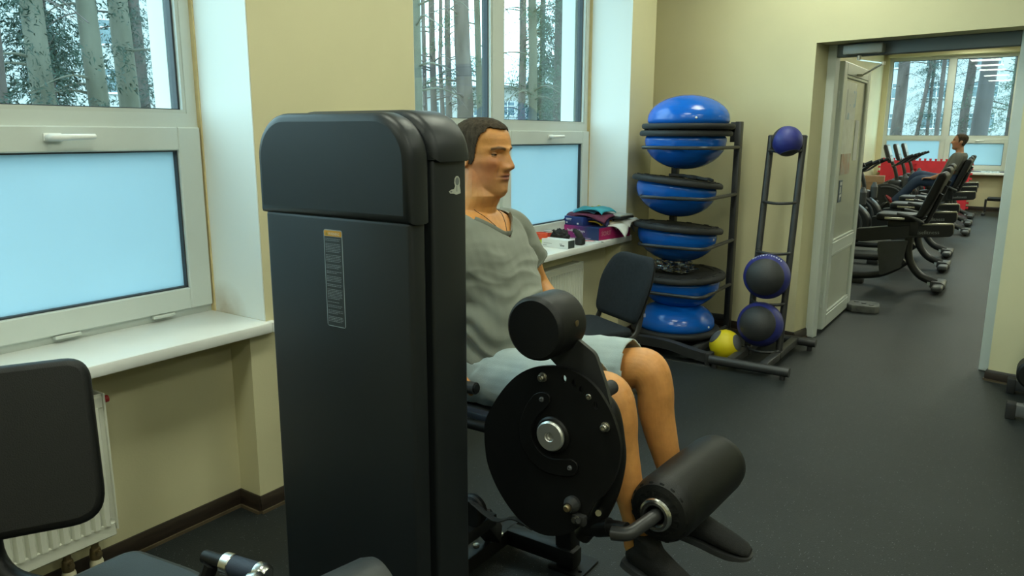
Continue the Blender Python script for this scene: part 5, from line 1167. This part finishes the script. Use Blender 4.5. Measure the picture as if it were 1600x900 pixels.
SKIN = (.60, .285, .085)
HAIR = mat('short_dark_hair', (.026, .019, .012), .85, spec=.15, var=.4, vscale=90, bump=.6, bscale=260, stretch=(1, 1, .25), col2=(.070, .052, .034))
SHIRT = mat('grey_cotton', (.200, .215, .180), .85, var=.05, vscale=14, bump=.12, bscale=500, sheen=.15)
SHORTS = mat('pale_blue_grey_cotton', (.35, .42, .42), .85, var=.06, vscale=16, bump=.15, bscale=420, sheen=.15)
SHOE = mat('black_knit', (.012, .012, .012), .85, var=.25, vscale=70, bump=.35, bscale=420)
SOLE = mat('charcoal_sole', (.040, .041, .042), .7, var=.1, vscale=30)
J = dict(
 torso=[((-1.475, 2.05, .640), .165, .115, .115), ((-1.470, 2.05, .70), .185, .145, .125), ((-1.468, 2.05, .78), .182, .165, .118), ((-1.475, 2.05, .87), .172, .175, .112), ((-1.490, 2.05, .95), .166, .168, .110), ((-1.510, 2.05, 1.03), .172, .152, .112),
        ((-1.525, 2.05, 1.10), .182, .142, .112), ((-1.537, 2.05, 1.16), .190, .124, .106), ((-1.545, 2.05, 1.205), .178, .098, .092), ((-1.550, 2.05, 1.235), .120, .078, .076), ((-1.552, 2.05, 1.252), .075, .060, .060)],
 neck=[((-1.552, 2.05, 1.215), .078, .070, .070), ((-1.545, 2.05, 1.262), .072, .070, .066), ((-1.535, 2.052, 1.300), .070, .082, .064), ((-1.532, 2.053, 1.33), .066, .062, .064), ((-1.530, 2.053, 1.40), .058, .05, .06)],
 head=(-1.523, 2.064, 1.294), head_yaw=math.radians(-2), head_pitch=math.radians(1), hs=1.045,
 shR=(-1.530, 1.862, 1.160), elR=(-1.66, 1.745, .935), wrR=(-1.530, 1.770, .790), shL=(-1.520, 2.245, 1.160), elL=(-1.515, 2.395, .945), wrL=(-1.325, 2.345, .790),
 palmR=(-1.460, 1.767, .768), palmL=(-1.290, 2.333, .768), barR=Vector((-1.42, 1.765, .733)), barL=Vector((-1.25, 2.335, .733)),
 hipR=(-1.420, 1.950, .715), knR=(-.928, 1.895, .748), anR=(-.838, 1.895, .345), heelR=(-.872, 1.893, .243), toeR=(-.615, 1.885, .170),
 hipL=(-1.420, 2.150, .715), knL=(-.932, 2.170, .756), anL=(-.836, 2.175, .350), heelL=(-.868, 2.172, .232), toeL=(-.585, 2.178, .205),
 vneck=(-1.42, 2.05, 1.163), hem=((-1.60, .70), (-1.30, .795)), sleeve=.56, short_gap=.070,
 shirt_label='grey v-neck t-shirt', shorts_label='pale blue grey shorts', shoe_label='black knitted trainer')
person('person', 'man in grey t-shirt and pale shorts seated on the leg extension machine', (-1.47, 2.05, .632), J, SKIN, HAIR, SHIRT, SHORTS, SHOE, SOLE, .0025, True, necklace=True)
# ================================================================== recumbent bikes in the far room (local: x forward is -X of the room; built with x = X - rear foot)
BT = mat('bike_black', (.014, .016, .018), .38, var=.12, vscale=14); BG = mat('bike_grey', (.055, .060, .065), .42, var=.1, vscale=12); BS = mat('bike_bright_trim', (.55, .54, .46), .25, .9, var=.06, vscale=10); SCRN = mat('console_face', (.42, .50, .54), .25, var=.12, vscale=20)
def make_bike():
    t = thing('recumbent_bike', 'nearest black recumbent exercise bike, with white lettering on its beam', 'exercise bike', (-.58, 8.42, 0), 0, 'recumbent bikes in the far room')
    def fl(name, pts, y0, y1, m, par=t, label=None, b=.006): return obj(name, G().prism(pts, -y0, -y1, M=XZ, b=b), m, par, label, angle=45)
    bm_ = fl('beam', roundpoly([(-.84, .46), (-.80, .435), (-.30, .515), (.0, .545), (.02, .57), (.015, .665), (-.26, .645), (-.30, .64), (-.60, .60), (-.85, .565)], .02, 3), -.065, .065, BT, t, 'long black seat beam')
    obj('trim_strip', G().box(-.255, .012, -.068, -.055, .645, .668, b=.004, M=Matrix.Rotation(math.radians(-4), 4, 'Y') @ Matrix.Translation((.045, 0, .008))), BS, bm_, 'pale metal trim')
    obj('lettering_plate', G().box(-.36, -.28, -.075, -.06, .53, .72, b=.006), BT, t)
    text_mesh('lettering', 'pulsefitness', .052, .0006, mat('pale_lettering', (.30, .33, .34), .5, var=.05), Matrix.Translation((-.335, -.0668, .545)) @ Matrix.Rotation(math.radians(-5), 4, 'Y') @ Matrix.Rotation(PI/2, 4, 'X'), bm_)
    seat = obj('seat', G().prism(roundpoly([(-.66, -.19), (-.30, -.16), (-.30, .16), (-.66, .19)], .07, 5), .675, .745, b=.02), M['leather'], t, 'black padded seat', angle=60)
    obj('seat_edge', G().box(-.58, -.40, -.187, -.170, .690, .716, b=.004, M=Matrix.Rotation(math.radians(5), 4, 'Z') @ Matrix.Translation((-.01, .035, 0))), BS, seat, 'bright metal seat edge')
    obj('seat_bracket', G().box(-.56, -.30, -.05, .05, .60, .68, b=.008), BT, t)
    bk = roundpoly([(-.31, .72), (-.245, .71), (-.155, .90), (-.075, 1.13), (-.105, 1.165), (-.15, 1.15), (-.235, .92)], .02, 3)
    fl('backrest', bk, -.19, .19, M['leather'], t, 'tall reclined black backrest', b=.022)
    obj('back_strut', G().tube(rpath([(-.30, 0, .62), (-.22, 0, .66), (-.12, 0, .95)], .05), .022, 10), BT, t)
    for s in (-1, 1): obj('side_handle', G().tube(rpath([(-.27, s*.10, .66), (-.22, s*.24, .68), (-.34, s*.25, .74), (-.46, s*.25, .76)], .05), .014, 8), BG, t)
    obj('rear_leg', G().tube(spline([(-.36, 0, .52), (-.355, 0, .36), (-.31, 0, .23), (-.22, 0, .13), (-.08, 0, .072)], 6), .038, 14), BT, t, 'curved black rear leg')
    ft = fl('rear_foot', roundpoly([(-.13, .035), (-.02, .02), (.005, .03), (.0, .075), (-.03, .095), (-.12, .10)], .012, 3), -.085, .085, BG, t)
    obj('foot_bar', G().box(-.10, -.005, -.27, .27, .025, .080, b=.02, seg=3), BG, ft); [obj('foot_wheel', G().tube([(-.05, s*.235, .025), (-.05, s*.19, .025)], .025, 12), M['black_matte'], ft) for s in (-1, 1)]
    obj('foot_badge', G().box(-.150, -.126, -.087, -.080, .06, .09), SCRN, ft)
    fl('shield', roundpoly([(-.64, .44), (-.36, .48), (-.40, .20), (-.55, .115), (-.59, .10)], .02, 3), -.05, .05, BG, t, 'dark grey lower shield')
    obj('base_tube', G().tube(spline([(-.37, 0, .26), (-.46, 0, .185), (-.62, 0, .105), (-.85, 0, .075), (-1.25, 0, .07), (-1.62, 0, .07)], 6), .036, 12), BT, t, 'long curved floor tube')
    obj('base_pad', G().box(-.86, -.74, -.05, .05, 0, .042, b=.006), M['black_matte'], t)
    obj('front_bar', G().box(-1.66, -1.56, -.28, .28, .02, .085, b=.02, seg=3), BG, t)
    hs = []
    for k in range(28):
        a = 2*PI*k/28; hs.append((-1.22+.33*math.cos(a)*(1+.1*math.cos(a)), .46+.29*math.sin(a)))
    ho = fl('flywheel_housing', hs, -.09, .09, BT, t, 'round black flywheel housing', b=.03)
    obj('housing_trim', G().tube([(-1.22+.27*math.cos(a), -.092, .46+.235*math.sin(a)) for a in np.linspace(-.6, 1.9, 16)], .014, 8), mat('pale_blue_trim', (.14, .20, .27), .35, var=.1) if False else BG, ho)
    for s in (-1, 1):
        cr = obj('crank', G().tube([(-1.12, s*.10, .50), (-1.12+s*.13, s*.125, .50+s*.10)], .016, 8), BS, t); obj('pedal', G().box(-.06, .06, -.05, .05, -.015, .015, b=.006, M=at((-1.12+s*.13, s*.185, .50+s*.10), Matrix.Rotation(math.radians(-50), 4, 'Y'))), M['black_matte'], cr)
    obj('console_mast', G().tube(spline([(-1.12, 0, .66), (-1.10, 0, .82), (-1.14, 0, .98), (-1.20, 0, 1.10), (-1.24, 0, 1.18)], 5), .028, 10), BT, t)
    CM = at((-1.235, 0, 1.20), Matrix.Rotation(math.radians(-18), 4, 'Y'))
    co = obj('console', G().box(-.035, .02, -.16, .16, -.13, .17, b=.02, seg=3, M=CM), BT, t); obj('console_face', G().box(.019, .024, -.13, .13, -.02, .14, b=.002, seg=1, M=CM).box(.019, .024, -.13, .13, -.115, -.035, b=.002, seg=1, M=CM), SCRN, co, 'pale grey console face'); obj('console_back', G().box(-.046, -.034, -.12, .12, -.10, .14, b=.004, seg=1, M=CM), BG, co)
    for s in (-1, 1):
        hb = obj('handlebar', G().tube(rpath([(-1.18, s*.03, 1.02), (-1.10, s*.22, 1.05), (-.98, s*.24, 1.15), (-.88, s*.23, 1.20)], .06), .014, 10), BT, t); obj('foam_grip', G().tube([(-.98, s*.24, 1.152), (-.87, s*.23, 1.206)], .021, 10), M['black_matte'], hb)
    obj('bottle_holder', G().tube([(-.98, 0, .70), (-.98, 0, .84)], .045, 14).tube([(-.98, 0, .84), (-.98, 0, .90)], [.045, .02], 14), BG, t)
    obj('mast_cover', G().box(-1.22, -1.02, -.075, .075, .60, .80, b=.04, seg=3), BT, t)
    return t
bk0 = make_bike()
BL = ['second black recumbent bike from the doorway', 'third black recumbent bike from the doorway, before the gap in the row', 'black recumbent bike ridden by the far man', 'black recumbent bike just beyond the far rider', 'last black recumbent bike, closest to the end window']
for lb, (x, y) in zip(BL, ((-.655, 9.80), (-.715, 10.95), (-.69, 13.6), (-.75, 15.0), (-.80, 16.35))):
    c = copy_tree(bk0); c.location = (x, y, 0); c['label'] = lb
# man on the fourth bike, facing the other way (local +x = -X)
def farman():
    o = Vector((-1.07, 13.6, 0)); sh = lambda x, y, z: (x, y, z)
    JJ = dict(rz=PI,
      torso=[((.02, 0, .74), .16, .13, .12), ((.0, 0, .82), .175, .14, .12), ((-.03, 0, .92), .165, .135, .11), ((-.07, 0, 1.02), .17, .13, .11), ((-.10, 0, 1.12), .185, .125, .11), ((-.12, 0, 1.20), .18, .105, .10), ((-.125, 0, 1.245), .11, .075, .075)],
      neck=[((-.12, 0, 1.21), .062, .058, .058), ((-.115, 0, 1.27), .055, .054, .054), ((-.105, 0, 1.36), .052, .05, .055)],
      head=(-.09, 0, 1.285), head_yaw=0, head_pitch=math.radians(-6), hs=1.0,
      shR=(-.11, -.19, 1.17), elR=(-.02, -.24, .94), wrR=(.20, -.22, .86), shL=(-.11, .19, 1.17), elL=(-.02, .24, .94), wrL=(.20, .22, .86), palmR=(.27, -.22, .86), palmL=(.27, .22, .86),
      hipR=(.04, -.10, .80), knR=(.44, -.11, .87), anR=(.66, -.11, .55), heelR=(.66, -.11, .45), toeR=(.82, -.11, .62),
      hipL=(.04, .10, .80), knL=(.40, .11, .80), anL=(.72, .11, .46), heelL=(.73, .11, .36), toeL=(.86, .11, .55),
      vneck=(0.03, 0, 1.20), hem=((-.2, .78), (.2, .80)), sleeve=.7, short_gap=.07, shirt_lo=1,
      shirt_label='olive grey t-shirt', shorts_label='dark blue trousers', shoe_label='dark red shoe')
    person('person', 'man in grey t-shirt and blue trousers riding a recumbent bike in the far room', tuple(o), JJ, (.36, .19, .11), HAIR, mat('olive_cotton', (.085, .088, .075), .85, var=.08, vscale=10), mat('navy_denim', (.020, .040, .085), .85, var=.15, vscale=14), mat('dark_red_shoe', (.25, .03, .035), .6, var=.15), SOLE, .009, False, True)
farman()

# ================================================================== red jigsaw mats stacked upright by the end window
RM = mat('red_foam', (.52, .014, .03), .7, var=.08, vscale=9, bump=.2, bscale=150)
def jig(w_, h_, t=.09, d=.045):
    p = []; n = int(w_/t)
    def side(a, b, nn, out):
        a, b = Vector(a), Vector(b); u = (b-a)/nn; nrm = Vector((u.y, -u.x)).normalized()*out
        for k in range(nn):
            q = a+u*k
            p.append(tuple(q+u*.28)) if k else p.append(tuple(q)); 
            if k: pass
            p.append(tuple(q+u*.34)); p.append(tuple(q+u*.26+nrm*d)); p.append(tuple(q+u*.74+nrm*d)); p.append(tuple(q+u*.66))
    side((0, 0), (w_, 0), n, 1); side((w_, 0), (w_, h_), int(h_/t), 1); side((w_, h_), (0, h_), n, 1); side((0, h_), (0, 0), int(h_/t), 1)
    return p
for k, (x, y, lean, lb) in enumerate(((-2.66, 17.60, .14, 'red jigsaw foam mat leaning upright before the end window, nearer the left wall'), (-1.98, 17.52, .16, 'red jigsaw foam mat leaning upright behind the far bike consoles'))):
    m_ = thing('jigsaw_mat', lb, 'foam mat', (x, y, 0), 0, 'red foam mats')
    obj('foam', G().prism(jig(.96, .96), -.02, .0, M=Matrix.Translation((0, 0, .05)) @ Matrix.Rotation(-lean, 4, 'X') @ XZ), RM, m_, angle=20)
cb = thing('cardboard_box', 'brown cardboard box standing on the floor by the red mats', 'box', (-2.60, 16.6, 0), .1)
obj('carton', G().box(-.2, .2, -.2, .2, 0, .72, b=.004), mat('brown_card', (.26, .16, .09), .75, var=.12, vscale=6), cb); obj('flap', G().box(-.2, .2, -.21, -.2, .60, .72), mat('brown_card_flap', (.30, .19, .11), .75, var=.1), cb)
fb = thing('step_bench', 'low dark bench foot near the end wall of the far room', 'bench', (-.30, 17.3, 0)); obj('foot', G().box(-.42, -.36, -.25, .25, 0, .05, b=.01), M['darkmetal'], fb); [obj('leg', G().box(a_, a_+.04, -.03, .03, z_, .30, b=.005), M['darkmetal'], fb) for a_, z_ in ((-.40, .04), (.50, 0))]; obj('board', G().box(-.36, .60, -.18, .18, .28, .34, b=.015), M['leather'], fb)
wh = thing('wall_hook', 'small dark hook on the wall beside the end window', 'hook', (-.36, YB-.30, .98)); obj('plate', G().box(-.03, .03, 0, .02, -.02, .02, b=.004), M['black'], wh); obj('peg', G().tube([(0, 0, 0), (0, -.06, .01)], .008, 8), M['black'], wh)
# ================================================================== outside
M['ground'] = mat('winter_lawn', (.09, .085, .055), .9, var=.4, vscale=1.2, bump=.2, bscale=20)
struct('ground_outside', G().box(-120, 60, -60, 150, -1.1, -1.0).box(-3.0, 6, -3, 18.6, -1.0, -.09) if False else G().box(-130, -3.3, -70, 150, -1.1, -1.0).box(-3.3, 90, 19, 150, -1.1, -1.0), M['ground'])
BW_ = mat('white_facade_plaster', (.40, .41, .41), .85, var=.04, vscale=.5); BGL = mat('facade_window_glass', (.10, .15, .17), .12, var=.3, vscale=.8); BRF = mat('grey_roof_sheet', (.42, .47, .50), .6, var=.1, vscale=.6, stretch=(8, 1, 1)); BFR = mat('facade_window_frame', (.60,.62,.62), .5, var=.03)
def house(name, label, c, rz, wd, hg, base, floors, x0, pitch, n, ww, wh, roof=None, skip=()):
    t = thing(name, label, 'building', (c[0], c[1], -1.0), rz)
    obj('wall', G().box(-wd/2, wd/2, 0, 9, 0, hg+1), BW_, t, angle=20)
    fm = G(); fm.box(-ww/2, ww/2, -.05, .02, 0, .08); fm.box(-ww/2, ww/2, -.05, .02, wh-.08, wh); fm.box(-ww/2, -ww/2+.08, -.05, .02, 0, wh); fm.box(ww/2-.08, ww/2, -.05, .02, 0, wh); fm.box(-.06, .06, -.05, .02, 0, wh); fm.box(-ww/2, ww/2, -.05, .02, wh*.66, wh*.66+.08); fm.box(-ww/2-.1, ww/2+.1, -.16, .0, -.06, 0)
    fme = mesh('window', fm, BFR, 20); pme = mesh('pane', G().box(-ww/2, ww/2, -.02, -.005, 0, wh), BGL, 20)
    for f in floors:
        for k in range(n):
            if (k, f) in skip: continue
            a = obj('window', fme, None, t); a.location = (x0+k*pitch, 0, f+1); b = obj('pane', pme, None, a)
    if roof:
        obj('roof', G().loft([[(-wd/2-.8, -1.0, hg+.9), (wd/2+.8, -1.0, hg+.9), (wd/2+.8, 10, hg+.9), (-wd/2-.8, 10, hg+.9)], [(-wd/2-.8, 4.4, hg+1+roof), (wd/2+.8, 4.4, hg+1+roof), (wd/2+.8, 4.6, hg+1+roof), (-wd/2-.8, 4.6, hg+1+roof)]]), BRF, t, angle=15)
        obj('gutter', G().box(-wd/2-.8, wd/2+.8, -1.12, -1.0, hg+.78, hg+.92), mat('dark_gutter', (.16, .19, .20), .5, var=.1), t)
    else: obj('parapet', G().box(-wd/2-.1, wd/2+.1, -.12, .3, hg+.8, hg+1.1), BFR, t)
    return t
a1 = math.radians(64)
hA = house('apartment_building', 'long white building with rows of windows behind the conifers by the near window', (-53.5, 24.0), a1, 54, 17, 0, (.9, 4.1, 7.2, 10.3), -17, 4.4, 10, 2.0, 1.65)
obj('porch_canopy', G().prism([(-3.2, 0)]+[(3.2*math.cos(PI*k/12), 1.3*math.sin(PI*k/12)) for k in range(13)], 0, 2.6, M=Matrix.Translation((-8.8, 0, 3.75)) @ XZ), BW_, hA)
ac = obj('air_conditioner', G().box(-.45, .45, -.35, 0, 0, .6, b=.03), BFR, hA); ac.location = (-8.3, 0, 7.9-.3)
obj('fan_grille', G().lathe([(0, 0), (.24, 0), (.24, .02), (0, .02)], 20, M=at((-.1, -.35, .3), Matrix.Rotation(PI/2, 4, 'X'))), mat('grille_grey', (.35, .38, .38), .5, var=.1), ac)
a2 = math.radians(34)
hC = house('low_building', 'low white building with grey pitched roof behind the trees by the middle window', (-40, 72), a2, 56, 6.5, 0, (.4, 3.4), -26, 3.6, 15, 1.6, 1.5, roof=3.2)
hB = house('clinic_building', 'white four storey building seen through the end window of the far room', (-9, 100), math.radians(5), 60, 17.5, 0, (2.3, 5.7, 9.1, 12.4), -24, 4.6, 11, 2.7, 1.75)

BK1 = mat('pine_bark', (.045, .033, .030), .9, var=.45, vscale=5, bump=.8, bscale=9, stretch=(1, 1, .3), col2=(.11, .088, .08)); BK2 = mat('mossy_bark', (.060,.061,.042), .9, var=.4, vscale=4, bump=.6, bscale=9, stretch=(1, 1, .35), col2=(.125, .12, .095))
ND1 = mat('spruce_needles', (.011, .032, .022), .7, var=.4, vscale=1.5); ND2 = mat('pine_needles', (.028, .060, .032), .7, var=.4, vscale=1.5)
def tree(label, x, y, r, h, seed, bark, lean=(0, 0), crown=0, z0=1.5, z1=8, spread=1.6, needles=None, bare=6, droop=.45):
    rnd = random.Random(seed); t = thing('conifer', label, 'tree', (x, y, -1.0), 0, 'trees outside the windows')
    n = 14; path = [(lean[0]*h*i/n + .05*noise.noise(Vector((seed, i*.5, 0))), lean[1]*h*i/n+.05*noise.noise(Vector((seed, i*.5, 7))), h*i/n) for i in range(n+1)]
    obj('trunk', G().tube(path, [r*1.12*(1-.55*i/n)+(.10*r if i == 0 else 0) for i in range(n+1)], 14), bark, t, angle=60)
    def pt(z): k = min(n-1, max(0, z/h*n)); i = int(k); f = k-i; return Vector(path[i]).lerp(Vector(path[i+1]), f)
    g = G(); tips = []
    for k in range(bare):
        z = rnd.uniform(z0+1, z1+1); a = rnd.uniform(0, 2*PI); L = rnd.uniform(.5, 1)*spread; p = pt(z); d = Vector((math.cos(a), math.sin(a), 0))
        q = [p, p+d*L*.35+Vector((0, 0, .06*L)), p+d*L*.7+Vector((0, 0, -.02*L)), p+d*L+Vector((rnd.uniform(-.15, .15), rnd.uniform(-.15, .15), -droop*L*.5))]
        g.tube(spline([tuple(v) for v in q], 3), [.016+.012*r]*3+[.011]*3+[.006]*4, 5)
        for j in range(3):
            s0 = q[1].lerp(q[3], rnd.random()); e = s0+Vector((rnd.uniform(-.4, .4), rnd.uniform(-.4, .4), rnd.uniform(-.35, .15)))*L*.7; g.tube([s0, s0.lerp(e, .5)+Vector((0, 0, .03)), e], [.006, .005, .003], 4)
    if g.v: o = obj('branches', g, bark, t, angle=60); o['kind'] = 'stuff'
    if crown:
        V = []; fs = []
        for k in range(crown):
            z = rnd.uniform(z0+1, z1+1); a = rnd.uniform(0, 2*PI); L = spread*rnd.uniform(.4, 1)*(1-.45*(z-z0-1)/max(.1, z1-z0)); p = pt(z); d = Vector((math.cos(a), math.sin(a), 0)); side = Vector((-d.y, d.x, 0))
            for j in range(11):
                s = (j+1)/11; c = p+d*L*s+Vector((0, 0, -droop*L*s*s))
                for m_ in range(15):
                    l = rnd.uniform(.03, .085)*(.7+L*.08)*(1 if x > -11 else 1.6); dv = (d*rnd.uniform(-.1, .7)+side*rnd.uniform(-1, 1)+Vector((0, 0, rnd.uniform(-1.1, .15)))).normalized()*l; wv = Vector((rnd.uniform(-1, 1), rnd.uniform(-1, 1), rnd.uniform(-1, 1))).normalized()*l*.2
                    c2 = c+Vector((rnd.uniform(-.1, .1), rnd.uniform(-.1, .1), rnd.uniform(-.12, .06))); b = len(V); V += [c2-wv, c2+wv, c2+dv+wv*.2, c2+dv-wv*.2]; fs.append((b, b+1, b+2, b+3))
        g = G(); g.add(V, fs); o = obj('foliage', g, needles or ND1, t, angle=0, fix=False); o['kind'] = 'stuff'
    return t
tree('thick reddish pine trunk nearest to the near window edge', -8.25, 3.36, .115, 13, 1, BK1, (.0, .0), 50, 1.0, 7, 1.5, ND1, 10)
tree('leaning mossy trunk second in the row outside the near window', -9.0, 4.30, .120, 13, 2, BK2, (-.01, -.045), 34, 1.4, 6, 1.3, ND1, 8)
tree('mossy trunk in the middle of the near window', -8.95, 4.80, .112, 13, 3, BK2, (0, -.035), 26, 1.6, 7, 1.1, ND1, 9)
tree('grey mossy trunk with resin streaks in the near window', -9.6, 5.52, .125, 14, 4, BK2, (0, -.030), 20, 1.4, 6, 1.0, ND1, 9)
tree('thin grey trunk beside the white reveal of the near window', -10.5, 6.20, .095, 13, 5, BK1, (0, -.02), 150, .5, 8, 1.5, ND1, 8)
tree('dark spruce filling the gap behind the near window trunks', -15, 7.0, .12, 10, 6, BK1, (0, 0), 200, 0, 8, 1.9, ND1, 4)
tree('dark young spruce far behind the first pine of the near window', -15.5, 5.4, .10, 8, 16, BK1, (0, 0), 170, 0, 6, 1.6, ND1, 4)
W2T = [(652, 12, .078, BK2, 8), (677, 17, .072, BK1, 7), (701, 20, .085, BK1, 8), (727, 14, .150, BK1, 10), (747, 15, .066, BK2, 8), (815, 22, .11, BK1, 6), (831, 15, .085, BK2, 8), (845, 26, .09, BK1, 5), (664, 24, .07, BK1, 8), (690, 28, .08, BK1, 7), (884, 18, .07, BK1, 4)]
LBL = ['mossy trunk at the pier edge of the middle window', 'slim trunk just beyond the mossy one in the middle window', 'slim reddish trunk between two others in the middle window', 'thick leaning pine trunk left of the middle window mullion', 'narrow mossy trunk touching the middle window mullion', 'grey far trunk right of the middle window mullion', 'mossy trunk centred in the right pane of the middle window', 'thin far trunk close behind the centred mossy one', 'far trunk behind the pier edge trunk', 'far trunk behind the slim reddish one', 'slender trunk under the spruce in the middle window']
def hdir(px): return YAW - math.atan((px-800)/1180*math.cos(0))
for i, ((px, D_, r, bk, bare), lb) in enumerate(zip(W2T, LBL)):
    a = math.atan2(px-800, 1204); az = YAW-a; tree(lb, -math.sin(az)*D_, math.cos(az)*D_, r, 14, 20+i, bk, ((.0, -.02) if px == 727 else (0, 0)), 14 if i in (3, 4, 6) else 0, 2.0, 7, 1.5, ND2, bare*2, .3)
def by(px, D_): az = YAW-math.atan2(px-800, 1204); return (-math.sin(az)*D_, math.cos(az)*D_)
tree('tall drooping spruce in the right pane of the middle window', *by(872, 17), .14, 13, 41, BK1, (0, 0), 260, 1.2, 9, 1.6, ND2, 4, .7)
tree('smaller spruce low behind the centred mossy trunk', *by(846, 24), .10, 7, 42, BK1, (0, 0), 130, .6, 5.2, 1.4, ND1, 3, .6)
tree('reddish pine at the edge of the far room end window', *by(1396, 32), .20, 18, 43, BK1, (.02, 0), 0, 3, 9, 1.5, ND1, 4)
tree('thin leaning trunk in the left pane of the end window', *by(1420, 30), .065, 14, 44, BK1, (.09, 0), 40, 1, 8, 1.6, ND1, 10)
tree('broad grey pine trunk in the right pane of the end window', *by(1522, 27), .23, 16, 45, mat('grey_bark', (.048,.042,.042), .9, var=.4, vscale=3, bump=.8, bscale=8, stretch=(1, 1, .3), col2=(.085,.078,.078)), (.035, 0), 12, 4, 9, 2.0, ND1, 6)
tree('dark reddish trunk just left of the broad grey pine', *by(1498, 32), .15, 16, 46, BK1, (.03, 0), 0, 3, 9, 2, ND1, 6)
tree('wide spruce with hanging boughs in the right pane of the end window', *by(1576, 30), .12, 14, 47, BK1, (0, 0), 200, 0, 10, 4.2, ND2, 10, .35)
tree('young spruce before the clinic building in the end window', *by(1447, 40), .08, 9, 48, BK1, (0, 0), 120, 0, 7, 2.2, ND1, 5, .25)
tree('pine crown reaching over the top of the end window', *by(1462, 24), .06, 12, 49, BK1, (0, 0), 60, 4.5, 9, 3.0, ND1, 10, .3)
